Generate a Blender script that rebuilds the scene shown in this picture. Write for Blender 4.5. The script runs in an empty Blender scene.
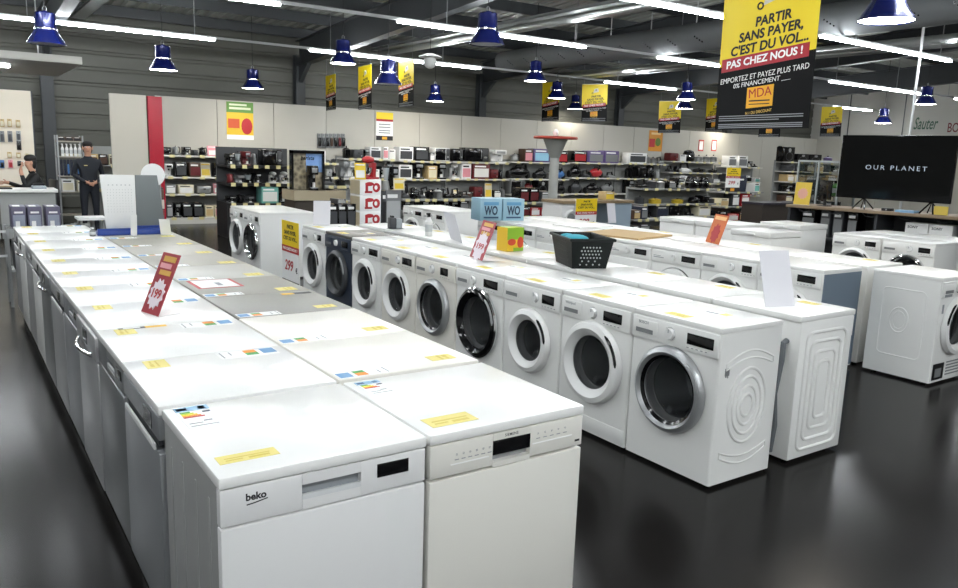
import bpy, bmesh, math, random
from mathutils import Vector, Matrix, Euler
PI = math.pi
S = bpy.context.scene
COL = S.collection
random.seed(7)

# ------------------------------------------------------------------ camera
W, H, FPX = 958, 588, 778.05
YAW, PITCH, ROLL = 0.6038, 0.1791, 0.0344
CAM = Vector((-0.5069, -1.8457, 1.664))
_f = Vector((math.sin(YAW)*math.cos(PITCH), math.cos(YAW)*math.cos(PITCH), -math.sin(PITCH)))
_r0 = Vector((math.cos(YAW), -math.sin(YAW), 0)); _u0 = _r0.cross(_f)
_r = _r0*math.cos(ROLL) + _u0*math.sin(ROLL); _u = -_r0*math.sin(ROLL) + _u0*math.cos(ROLL)
cd = bpy.data.cameras.new('camera'); cam = bpy.data.objects.new('camera', cd); COL.objects.link(cam)
cd.sensor_width = 36; cd.lens = FPX/W*36; cd.clip_end = 200
m = Matrix((( _r.x, _u.x, -_f.x, CAM.x), (_r.y, _u.y, -_f.y, CAM.y), (_r.z, _u.z, -_f.z, CAM.z), (0,0,0,1)))
cam.matrix_world = m
S.camera = cam

# ------------------------------------------------------------------ world, exposure
wd = bpy.data.worlds.new('world'); S.world = wd; wd.use_nodes = True
wd.node_tree.nodes['Background'].inputs[0].default_value = (.8,.9,1,1)
wd.node_tree.nodes['Background'].inputs[1].default_value = .05
S.view_settings.view_transform = 'Standard'; S.view_settings.look = 'None'
S.view_settings.gamma = 1; S.view_settings.use_curve_mapping = False
S.view_settings.exposure = 0.88
TUBE_E = 45.0     # radiance of the ceiling tubes
BELL_E = 30.0     # radiance of the pendant bells

# ------------------------------------------------------------------ photo helpers (measuring only)
def ray(px, py): return _f + _r*((px-W/2)/FPX) + _u*((H/2-py)/FPX)
def on_y(px, py, Y): d = ray(px, py); return CAM + d*((Y-CAM.y)/d.y)
def on_x(px, py, X): d = ray(px, py); return CAM + d*((X-CAM.x)/d.x)
def on_z(px, py, Z): d = ray(px, py); return CAM + d*((Z-CAM.z)/d.z)

# ------------------------------------------------------------------ materials
def lin(h):
    h = h.lstrip('#'); c = [int(h[i:i+2],16)/255 for i in (0,2,4)]
    return tuple(x/12.92 if x <= .04045 else ((x+.055)/1.055)**2.4 for x in c) + (1,)
MATS = {}
def mat(name, col='#cccccc', rough=.5, metal=0, spec=.5, emit=0, alpha=1, noise=0, nscale=20, coat=0):
    if name in MATS: return MATS[name]
    ma = bpy.data.materials.new(name); ma.use_nodes = True
    nt = ma.node_tree; b = nt.nodes['Principled BSDF']; c = lin(col)
    b.inputs['Base Color'].default_value = c; b.inputs['Roughness'].default_value = rough
    b.inputs['Metallic'].default_value = metal; b.inputs['Specular IOR Level'].default_value = spec
    b.inputs['Coat Weight'].default_value = coat
    b.inputs['Alpha'].default_value = alpha
    if emit:
        b.inputs['Emission Color'].default_value = c; b.inputs['Emission Strength'].default_value = emit
    if noise:
        tc = nt.nodes.new('ShaderNodeTexCoord'); n = nt.nodes.new('ShaderNodeTexNoise')
        n.inputs['Scale'].default_value = nscale; n.inputs['Detail'].default_value = 4
        r = nt.nodes.new('ShaderNodeMapRange'); r.inputs['To Min'].default_value = 1-noise; r.inputs['To Max'].default_value = 1+noise
        mx = nt.nodes.new('ShaderNodeVectorMath'); mx.operation = 'SCALE'; mx.inputs[0].default_value = c[:3]
        nt.links.new(tc.outputs['Object'], n.inputs['Vector']); nt.links.new(n.outputs['Fac'], r.inputs['Value'])
        nt.links.new(r.outputs['Result'], mx.inputs['Scale']); nt.links.new(mx.outputs[0], b.inputs['Base Color'])
    MATS[name] = ma
    return ma
def colour(h, rough=.5, metal=0): return mat('paint_%s_%d_%d' % (h.strip('#'), rough*100, metal*100), h, rough, metal)
WHITE = mat('white_enamel', '#e9e9e6', .28, coat=.15)
OFFW = mat('warm_white_enamel', '#e6e3da', .3)
PLAST = mat('white_plastic', '#e4e4e2', .35)
SILVER = mat('silver_paint', '#a9abac', .35, .55)
GREYTOP = mat('brushed_grey_top', '#8b8a83', .42, .25, noise=.08, nscale=90)
STEEL = mat('galvanised_steel', '#9a9c9c', .4, .6, noise=.1, nscale=14)
CHROME = mat('chrome', '#d9dadc', .12, 1)
BLACK = mat('black_gloss', '#0b0b0d', .12)
BLACKM = mat('black_matt', '#151517', .5)
DGREY = mat('dark_grey_plastic', '#3a3c3f', .45)
MGREY = mat('mid_grey_plastic', '#7d7f80', .45)
NAVY = mat('navy_enamel', '#343d4c', .35, .2)
GLASSD = mat('tinted_door_glass', '#050607', .04, alpha=.2)
DRUM = mat('steel_drum', '#b4b8ba', .3, .8)
YLAB = mat('yellow_price_label', '#e0d27c', .6)
PAPER = mat('white_paper', '#f0f0ee', .7)
INK = mat('dark_print', '#1b1b1d', .6)
GINK = mat('grey_print', '#8c8f93', .6)
RED = mat('sign_red', '#b3242b', .5)
YEL = mat('sign_yellow', '#f0cf1d', .5)
LAMPB = mat('blue_lamp_enamel', '#0f1a5c', .25, .2, coat=.3)
TUBE = mat('tube_light', '#f6fbff', .5, emit=TUBE_E)
BELL = mat('bell_light', '#fff8ea', .5, emit=BELL_E)

# ------------------------------------------------------------------ mesh helpers
_text = {}
def text_mesh(s, off=0, shear=0, space=1):
    k = (s, off, shear, space)
    if k not in _text:
        cu = bpy.data.curves.new('t', 'FONT'); cu.body = s; cu.size = 1; cu.extrude = .01; cu.offset = off; cu.shear = shear
        cu.space_character = space; cu.resolution_u = 3
        cu.align_x = 'CENTER'; cu.align_y = 'CENTER'
        o = bpy.data.objects.new('t', cu); COL.objects.link(o)
        dg = bpy.context.evaluated_depsgraph_get(); dg.update()
        me = bpy.data.meshes.new_from_object(o.evaluated_get(dg))
        bpy.data.objects.remove(o); bpy.data.curves.remove(cu)
        _text[k] = me
    return _text[k]
class MB:
    """collects shapes into ONE mesh"""
    def __init__(s): s.bm = bmesh.new(); s.mats = []
    def mi(s, m):
        if m is None: return 0
        if m not in s.mats: s.mats.append(m)
        return s.mats.index(m)
    def _tag(s, faces, m):
        i = s.mi(m)
        for f in faces: f.material_index = i
    def box(s, x0, y0, z0, x1, y1, z1, m=None, bev=0, M=None, seg=2):
        t = bmesh.new()
        bmesh.ops.create_cube(t, size=1)
        bmesh.ops.scale(t, vec=(abs(x1-x0), abs(y1-y0), abs(z1-z0)), verts=t.verts)
        bmesh.ops.translate(t, vec=((x0+x1)/2, (y0+y1)/2, (z0+z1)/2), verts=t.verts)
        if bev: bmesh.ops.bevel(t, geom=t.edges[:], offset=bev, segments=seg, affect='EDGES', profile=.5)
        s._merge(t, m, M); return s
    def _merge(s, t, m, M=None):
        if M is not None: bmesh.ops.transform(t, matrix=M, verts=t.verts)
        me = bpy.data.meshes.new('x'); t.to_mesh(me); t.free()
        n = len(s.bm.faces); s.bm.from_mesh(me); bpy.data.meshes.remove(me)
        s.bm.faces.ensure_lookup_table(); s._tag(s.bm.faces[n:], m)
    def lathe(s, prof, m=None, seg=24, M=None, close=False):
        t = bmesh.new(); rings = []
        for r, z in prof:
            if r < 1e-6: rings.append([t.verts.new((0,0,z))])
            else: rings.append([t.verts.new((r*math.cos(2*PI*i/seg), r*math.sin(2*PI*i/seg), z)) for i in range(seg)])
        if close: rings.append(rings[0])
        for a, b in zip(rings, rings[1:]):
            for i in range(seg):
                j = (i+1) % seg
                v = [a[i % len(a)], a[j % len(a)], b[j % len(b)], b[i % len(b)]]
                u = []
                for q in v:
                    if q not in u: u.append(q)
                if len(u) >= 3:
                    try: t.faces.new(u)
                    except ValueError: pass
        bmesh.ops.recalc_face_normals(t, faces=t.faces[:])
        s._merge(t, m, M); return s
    def cyl(s, p, r, h, m=None, axis='z', seg=20, r2=None):
        r2 = r if r2 is None else r2
        R = {'z': Matrix(), 'y': Matrix.Rotation(-PI/2, 4, 'X'), 'x': Matrix.Rotation(PI/2, 4, 'Y')}[axis]
        return s.lathe([(0,0),(r,0),(r2,h),(0,h)], m, seg, Matrix.Translation(p) @ R)
    def ball(s, p, rx, ry=None, rz=None, m=None, seg=16, M=None):
        ry = rx if ry is None else ry; rz = rx if rz is None else rz
        t = bmesh.new(); bmesh.ops.create_uvsphere(t, u_segments=seg, v_segments=max(8, seg//2), radius=1)
        bmesh.ops.scale(t, vec=(rx,ry,rz), verts=t.verts)
        MM = Matrix.Translation(p)
        s._merge(t, m, MM @ M if M is not None else MM); return s
    def prism(s, poly, y0, y1, m=None, M=None, bev=0):
        """poly of (x,z), extruded along y"""
        t = bmesh.new()
        a = [t.verts.new((x, y0, z)) for x, z in poly]; b = [t.verts.new((x, y1, z)) for x, z in poly]
        t.faces.new(a); t.faces.new(b[::-1]); n = len(poly)
        for i in range(n): t.faces.new((a[i], b[i], b[(i+1) % n], a[(i+1) % n]))
        bmesh.ops.recalc_face_normals(t, faces=t.faces[:])
        if bev: bmesh.ops.bevel(t, geom=t.edges[:], offset=bev, segments=2, affect='EDGES', profile=.5)
        s._merge(t, m, M); return s
    def tube(s, pts, r, m=None, seg=8, closed=False, M=None):
        t = bmesh.new(); P = [Vector(p) for p in pts]; n = len(P); rings = []; up = None
        for i in range(n):
            a = P[(i-1) % n] if (closed or i) else P[0]; b = P[(i+1) % n] if (closed or i < n-1) else P[-1]
            d = (b-a).normalized()
            if up is None:
                up = Vector((0,0,1)) if abs(d.z) < .9 else Vector((1,0,0))
            x = d.cross(up)
            if x.length < 1e-4: x = d.orthogonal()
            x.normalize(); y = x.cross(d); up = y
            rr = r[i] if isinstance(r, (list, tuple)) else r
            rings.append([t.verts.new(P[i] + (x*math.cos(2*PI*k/seg) + y*math.sin(2*PI*k/seg))*rr) for k in range(seg)])
        if closed: rings.append(rings[0])
        for a, b in zip(rings, rings[1:]):
            for k in range(seg): t.faces.new((a[k], a[(k+1)%seg], b[(k+1)%seg], b[k]))
        if not closed: t.faces.new(rings[0]); t.faces.new(rings[-1])
        bmesh.ops.recalc_face_normals(t, faces=t.faces[:])
        s._merge(t, m, M); return s
    def text(s, txt, size, M, m=None, off=0.012, shear=0, space=1, wfit=None):
        me = text_mesh(txt, off, shear, space)
        t = bmesh.new(); t.from_mesh(me)
        sx = size
        if wfit and t.verts:
            w = max(v.co.x for v in t.verts) - min(v.co.x for v in t.verts); sx = wfit/w
        bmesh.ops.scale(t, vec=(sx, size, min(size, .08)), verts=t.verts)
        for f in t.faces: f.material_index = 0
        s._merge(t, m, M); return s
    def build(s, name, m=None, parent=None, loc=(0,0,0), rz=0):
        me = bpy.data.meshes.new(name)
        for f in s.bm.faces: f.smooth = True
        for e in s.bm.edges:
            if len(e.link_faces) == 2 and e.calc_face_angle(0) > .6: e.smooth = False
        s.bm.to_mesh(me); s.bm.free()
        ml = s.mats if s.mats else [m]
        if s.mats and m is not None and s.mats[0] is None: ml = [m]
        for q in ml: me.materials.append(q)
        o = bpy.data.objects.new(name, me); COL.objects.link(o)
        if parent: o.parent = parent
        o.location = loc; o.rotation_euler = (0,0,rz)
        return o
FRONT = Matrix.Rotation(PI/2, 4, 'X')            # text in XZ plane reading from -Y
def at_front(x, y, z): return Matrix.Translation((x,y,z)) @ FRONT
def tag(o, label, cat, group=None, kind=None):
    if label: o['label'] = label
    if cat: o['category'] = cat
    if group: o['group'] = group
    if kind: o['kind'] = kind
    return o
def thing(name, label, cat, loc=(0,0,0), rz=0, group=None):
    o = bpy.data.objects.new(name, None); COL.objects.link(o); o.empty_display_size = .1
    o.location = loc; o.rotation_euler = (0,0,rz)
    return tag(o, label, cat, group)
_kids = {}
def kids(o):
    return [c for c in bpy.data.objects if c.parent == o]
def dup(root, loc, rz=None, label=None, group=None, scale=None):
    def rec(o, par):
        c = o.copy(); COL.objects.link(c)
        if par is not None: c.parent = par
        if o.name not in _kids: _kids[o.name] = list(o.children)
        for ch in _kids[o.name]: rec(ch, c)
        return c
    r = rec(root, None); r.location = loc
    if rz is not None: r.rotation_euler = (0,0,rz)
    if label: r['label'] = label
    if group: r['group'] = group
    if scale is not None: r.scale = scale
    return r
def struct(o): o['kind'] = 'structure'; return o

# ================================================================== THE SETTING
XL, XR, YB, YF = -7.0, 26.5, 15.8, -7.0
def roof_z(y): return 4.0 + .06*(15.7-y)
fm = bpy.data.materials.new('polished_floor'); fm.use_nodes = True
nt = fm.node_tree; b = nt.nodes['Principled BSDF']
tc = nt.nodes.new('ShaderNodeTexCoord'); n1 = nt.nodes.new('ShaderNodeTexNoise'); n1.inputs['Scale'].default_value = .9; n1.inputs['Detail'].default_value = 6
r1 = nt.nodes.new('ShaderNodeValToRGB'); r1.color_ramp.elements[0].color = lin('#161514'); r1.color_ramp.elements[1].color = lin('#1d1b1a')
r1.color_ramp.elements[0].position = .35; r1.color_ramp.elements[1].position = .7
n2 = nt.nodes.new('ShaderNodeTexNoise'); n2.inputs['Scale'].default_value = 1.3; n2.inputs['Detail'].default_value = 3
r2 = nt.nodes.new('ShaderNodeMapRange'); r2.inputs['To Min'].default_value = .17; r2.inputs['To Max'].default_value = .25
nt.links.new(tc.outputs['Object'], n1.inputs['Vector']); nt.links.new(tc.outputs['Object'], n2.inputs['Vector'])
nt.links.new(n1.outputs['Fac'], r1.inputs['Fac']); nt.links.new(r1.outputs['Color'], b.inputs['Base Color'])
nt.links.new(n2.outputs['Fac'], r2.inputs['Value']); nt.links.new(r2.outputs['Result'], b.inputs['Roughness'])
b.inputs['Specular IOR Level'].default_value = .11
struct(MB().box(XL, YF, -.1, XR, YB, 0).build('floor', fm))

CLAD = mat('grey_cladding', '#56564f', .6, .1, noise=.06, nscale=3)
WALLW = mat('white_wall_panel', '#b3b0a6', .6, noise=.03, nscale=2)
PLASTER = mat('grey_plaster', '#97958f', .7, noise=.04, nscale=2)
DECK = mat('deck_metal', '#9b9d96', .5, .1, noise=.12, nscale=2)
DSTEEL = mat('dark_structural_steel', '#343739', .55, .0)
# back wall: horizontal ribbed cladding
mb = MB(); z = 0; poly = []
zs = []
while z < 4.0:
    zs += [(0, z), (0, z+.22), (.025, z+.25), (.025, z+.29)]; z += .31
t = bmesh.new(); va = [t.verts.new((XL, YB-.03+d, zz)) for d, zz in zs]; vb = [t.verts.new((XR, YB-.03+d, zz)) for d, zz in zs]
for i in range(len(zs)-1): t.faces.new((va[i], vb[i], vb[i+1], va[i+1]))
mb._merge(t, CLAD)
mb.box(XL, YB, 0, XR, YB+.15, 4.4, CLAD)
struct(mb.build('wall_back', CLAD))
struct(MB().box(XR, YF, 0, XR+.15, YB, 5.6).build('wall_right', mat('light_plaster', '#b4b2ab', .7)))
struct(MB().box(XL-.15, YF, 0, XL, YB, 5.6).build('wall_left', PLASTER))
struct(MB().box(XL, YF-.15, 0, XR, YF, 5.6).build('wall_front', PLASTER))
# roof deck: trapezoidal sheet, ribs run along Y
t = bmesh.new(); x = XL; pr = []
while x < XR:
    pr += [(x, 0), (x+.09, 0), (x+.12, .05), (x+.2, .05)]; x += .23
va = [t.verts.new((px, YB, roof_z(YB)+.22+dz)) for px, dz in pr]; vb = [t.verts.new((px, YF, roof_z(YF)+.22+dz)) for px, dz in pr]
for i in range(len(pr)-1): t.faces.new((va[i], va[i+1], vb[i+1], vb[i]))
mb = MB(); mb._merge(t, DECK)
struct(mb.build('ceiling', DECK))
# purlins and rafters, columns
k = 0
y = 15.3
while y > YF:
    zt = roof_z(y)+.21
    p = MB().box(XL, y-.03, zt-.2, XR, y+.03, zt, DSTEEL).build('trim_%d' % (k+1), mat('purlin_steel', '#5f6465', .5, .2)); struct(p)
    y -= 1.55; k += 1
for X in (1.28, 6.37, 11.4, 16.45, 21.5, -3.8):
    a, b2 = roof_z(15.6), roof_z(YF)
    mb = MB()
    for (dx0, dx1, d0, d1) in ((-.1,.1,-.55,-.53),(-.1,.1,-.02,0),(-.008,.008,-.53,-.02)):
        mb.prism([(15.6, a+d0), (YF, b2+d0), (YF, b2+d1), (15.6, a+d1)], X+dx0, X+dx1, DSTEEL, Matrix(((0,1,0,0),(1,0,0,0),(0,0,1,0),(0,0,0,1))))
    mb.prism([(15.6, a-.54), (15.0, roof_z(15.0)-.54), (15.6, a-.95)], X-.05, X+.05, DSTEEL, Matrix(((0,1,0,0),(1,0,0,0),(0,0,1,0),(0,0,0,1))))
    k += 1; struct(mb.build('trim_%d' % k, DSTEEL))
    mb = MB()
    mb.box(X-.11, 15.54, 0, X+.11, 15.56, roof_z(15.6)-.3).box(X-.11, 15.72, 0, X+.11, 15.74, roof_z(15.6)-.3).box(X-.02, 15.56, 0, X+.02, 15.72, roof_z(15.6)-.3)
    k += 1; struct(mb.build('trim_%d' % k, DSTEEL))
# white display panelling on the back wall
DARKJ = mat('panel_joint', '#55544f', .7)
mb = MB(); x = 3.2
while x < XR-.1:
    x1 = min(x+1.25, XR)
    mb.box(x+.006, 15.46, .02, x1-.006, 15.49, 2.6, WALLW); x += 1.25
mb.box(3.2, 15.49, .02, XR, 15.52, 2.585, DARKJ)
o = mb.build('wall_back_panelling', WALLW); struct(o)
# panelling on the right wall, lower part
mb = MB(); y = 15.5
while y > 2:
    mb.box(XR-.05, y-1.25+.006, .02, XR-.02, y-.006, 2.6, WALLW); y -= 1.25
struct(mb.build('wall_right_panelling', WALLW))

# ------------------------------------------------------------------ continuous light trunking with tubes
TRK = mat('trunking_white', '#c9cbcb', .4)
def light_line(name, y, z, x0, x1, lit, label):
    r = thing(name, label, 'ceiling light', ((x0+x1)/2, y, z)); cx = (x0+x1)/2
    MB().box(x0-cx, -.02, .035, x1-cx, .02, .075).build('trunking', TRK, r)
    for a, b in lit:
        MB().box(a-cx, -.03, 0, b-cx, .03, .036, bev=.008).build('tube', TUBE, r)
    q = x0+.6
    rod = MB().box(-.006, -.006, .075, .006, .006, roof_z(y)+.2-z).build('suspension_rod', STEEL, r, (q-cx,0,0)); q += 2.6
    while q < x1:
        c = rod.copy(); COL.objects.link(c); c.location = (q-cx,0,0); q += 2.6
    return r
light_line('light_line', 13.04, 3.5, -5, 26.2, [(-4.6,-.2),(.1,3.75),(5.57,9.58),(13.37,15.95),(18.6,20.9),(23.41,25.6)], 'long white ceiling tube line nearest the back wall, above the wall panels')
light_line('light_line', 8.7, 3.5, -5, 26.2, [(-3.6,-.1),(.3,3.38),(5.15,8.81),(10.61,13.6),(16.17,20.15),(22,25)], 'long white ceiling tube line, second from the back wall')
light_line('light_line', 5.2, 3.5, -5, 24, [(-3.2,.6),(2.0,4.0),(5.4,9.0),(10.28,14.16),(16.5,20)], 'long white ceiling tube line passing behind the yellow and black hanging banner')
light_line('light_line', 1.4, 3.5, -5, 10, [(-4.5,-1),(.5,4.2),(6,9.7)], 'ceiling tube line over the front dishwashers, above the frame')
light_line('light_line', -2.6, 3.5, -5, 10, [(-4.5,-1),(-.5,3.4),(4,7.7)], 'unseen ceiling tube line behind the photographer, serving as front fill')  # out of view; mostly lit so that the machine fronts get fill
light_line('light_line', -5.2, 3.5, -5, 10, [(-4.5,-1),(-.5,3.4),(4,7.7)], 'added ceiling tube line farthest behind the photographer, for front fill')  # extra unseen line, added only to brighten the machine fronts

# ------------------------------------------------------------------ bell pendants
def bell(loc, lit, label):
    r = thing('pendant_lamp', label, 'lamp', loc, 0, None)
    MB().lathe([(.0,.40),(.03,.40),(.04,.385),(.105,.38),(.118,.365),(.122,.20),(.128,.19),(.128,.17),(.135,.155),(.165,.10),(.197,.05),(.225,.0),(.218,.0),(.19,.045),(.158,.095),(.125,.145),(.11,.16),(0,.16)], seg=32).build('shade', LAMPB, r)
    MB().lathe([(.124,.192),(.1305,.189),(.1305,.171),(.124,.168)], seg=32, close=True).build('collar', CHROME, r)
    MB().lathe([(0,.02),(.20,.016),(.212,.008),(0,.002)], seg=32).build('diffuser', BELL if lit else mat('unlit_diffuser', '#a8abae', .4), r)
    hz = roof_z(loc[1])+.235-loc[2]
    MB().cyl((0,0,.39), .006, hz-.39, seg=6).build('cable', BLACKM, r)
    MB().tube([(-.02,0,.4),(-.02,0,.44),(0,0,.46),(.02,0,.44),(.02,0,.4)], .006, seg=6).build('hook', STEEL, r)
    return r
LAMPS = [((.69,9.61,2.82),0,'unlit blue bell pendant lamp in front of the tube line at top left'),
 ((2.55,11.74,2.80),1,'blue bell pendant lamp above the tall white panel and red stripe'),
 ((4.87,14.35,2.80),1,'blue bell pendant lamp just above the green and yellow apple poster'),
 ((5.15,10.58,3.05),1,'lit blue bell pendant lamp just left of the three small hanging banners'),
 ((5.52,9.67,2.70),0,'unlit blue bell pendant lamp hanging between two small yellow banners'),
 ((9.26,14.43,2.83),1,'small blue bell pendant lamp below and right of the round white globe lamp'),
 ((9.21,10.56,3.08),1,'highest blue pendant lamp of the trio above the red topped column'),
 ((11.65,12.82,3.0),1,'middle blue pendant lamp of the trio above the red topped column'),
 ((14.31,15.2,2.97),1,'lowest blue pendant lamp of the trio above the red topped column'),
 ((5.24,6.5,3.0),0,'large unlit blue bell pendant lamp hanging in the top middle of the photo'),
 ((13.44,10.44,3.0),1,'blue bell pendant lamp just left of the big banner, topmost of three in line'),
 ((14.93,11.8,2.92),1,'blue bell pendant lamp just left of the big banner, middle of three in line'),
 ((20.76,15.0,2.85),1,'blue bell pendant lamp just left of the big banner, lowest of three in line'),
 ((20.17,9.58,2.80),1,'blue bell pendant lamp hanging above the large television'),
 ((6.09,1.88,2.86),1,'largest blue bell pendant lamp, cut by the top edge right of the big banner'),
 ((17.5,7.2,3.05),1,'blue bell pendant lamp cut by the right edge of the photo')]
for l in LAMPS: bell(*l)
# globe lamp
gp = CAM + ray(430, 62)*11.3
g = thing('globe_lamp', 'small white globe lamp with a flat round shade, hanging by the tube line', 'lamp', tuple(gp))
MB().ball((0,0,0), .095, seg=20).build('globe', mat('opal_glass', '#cfd0cc', .3), g)
MB().lathe([(0,.12),(.05,.12),(.17,.075),(.165,.065),(.05,.09),(0,.09)]).build('lamp_shade', PAPER, g)
MB().cyl((0,0,.11), .005, roof_z(gp.y)+.2-gp.z-.11, seg=6).build('cable', BLACKM, g)

# ------------------------------------------------------------------ ducts and pipes under the roof
FAB = mat('grey_fabric_duct', '#6a6d6e', .85)
d = thing('fabric_air_duct', 'big round grey fabric air duct with rows of small holes under the roof', 'air duct', (10.9, 0, 3.845))
MB().cyl((0,-5,0), .25, 19.0, axis='y', seg=32).build('duct_skin', FAB, d)
hb = MB()
yy = -4.5
while yy < 13.8:
    for i, a in enumerate((186, 194, 202, 210)):
        an = math.radians(a)
        M = Matrix.Translation((0.251*math.cos(an), yy-i*.05, 0.251*math.sin(an))) @ Euler((0, PI/2-an+PI, 0)).to_matrix().to_4x4()
        hb.lathe([(0,.004),(.013,.004),(.013,-.004),(0,-.004)], seg=8, M=Matrix.Translation((0.251*math.cos(an), yy-i*.05, 0.251*math.sin(an))) @ Matrix.Rotation(PI/2-an, 4, 'Y'))
    yy += .62
mb.bm.free()
hb.build('vent_hole', BLACK, d)
yy = -4
while yy < 12.8:
    MB().box(-.007, yy-.007, .24, .007, yy+.007, roof_z(yy)+.2-3.845).build('hanger', TRK, d); yy += 1.1
GAL = mat('galvanised_pipe', '#b2b5b3', .28, .85)
for (px, py, r, z, lab, nm) in ((100, 0, .12, 3.92, 'wide galvanised cable tray under the roof at the top left', 'cable_tray'),
        (430, 45, .07, 3.9, 'thin galvanised pipe running under the roof left of the middle', 'ceiling_pipe'),
        (550, 17, .11, 3.95, 'galvanised cable tray running under the roof to the top middle', 'cable_tray'),
        (650, 70, .08, 3.85, 'galvanised pipe under the roof left of the big banner', 'ceiling_pipe'),
        (935, 40, .08, 3.85, 'galvanised pipe under the roof at the top right', 'ceiling_pipe')):
    X = on_z(px, py, z).x
    if nm == 'cable_tray':
        o = MB().box(-r, -6.5, 0, r, 15.3-0, .012).box(-r, -6.5, 0, -r+.01, 15.3, .05).box(r-.01, -6.5, 0, r, 15.3, .05).build(nm, GAL)
    else:
        o = MB().cyl((0,-6.5,0), r, 21.9, axis='y', seg=16).build(nm, GAL)
    o.location = (X, 0, z); tag(o, lab, 'pipe' if nm == 'ceiling_pipe' else 'cable tray')
# thin white pole from the ceiling to the television counter
pp = CAM + ray(911, 125)*13.5
o = MB().cyl((0,0,0), .022, roof_z(pp.y)+.2-.02, seg=10).build('cable_pole', TRK); o.location = (pp.x, pp.y, 0.0)
tag(o, 'thin white cable pole dropping from the roof behind the television', 'pole')

# ================================================================== APPLIANCES
def rect_label(name, m, parent, x0, y0, x1, y1, z, deco=None, label=None):
    mb = MB(); mb.box(x0, y0, z, x1, y1, z+.0012, m)
    if deco: deco(mb, x0, y0, x1, y1, z+.0012)
    o = mb.build(name, m, parent)
    if label: o['label'] = label
    return o
EBL = colour('#5c92bf', .5); EGR = colour('#3fa04a', .5); EYE = colour('#f0d020', .5); EOR = colour('#ec8a1e', .5)
def deco_energy(mb, x0, y0, x1, y1, z):
    w, h = x1-x0, y1-y0
    def R(a, b, c, d, m): mb.box(x0+a*w, y0+b*h, z, x0+c*w, y0+d*h, z+.0008, m)
    R(.0,.80,1,1,colour('#9cc8e6')); R(.05,.84,.35,.96,colour('#2a4f9a')); R(.7,.82,.9,.98,EBL)
    for i, (c, q) in enumerate(((EGR,.3),(colour('#b6cf2a'),.38),(EYE,.46),(EOR,.54),(RED,.62))):
        R(.08,.72-i*.06,.08+q,.765-i*.06,c)
    R(.72,.66,.95,.72,colour('#28344f')); R(.1,.08,.9,.1,GINK); R(.1,.2,.5,.22,GINK); R(.55,.26,.8,.3,GINK)
def deco_yellow(mb, x0, y0, x1, y1, z):
    w, h = x1-x0, y1-y0
    for a, b, c, d in ((.12,.5,.88,.58),(.12,.25,.4,.33),(.5,.2,.85,.36)): mb.box(x0+a*w, y0+b*h, z, x0+c*w, y0+d*h, z+.0006, colour('#cdb84e',.6))
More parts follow.
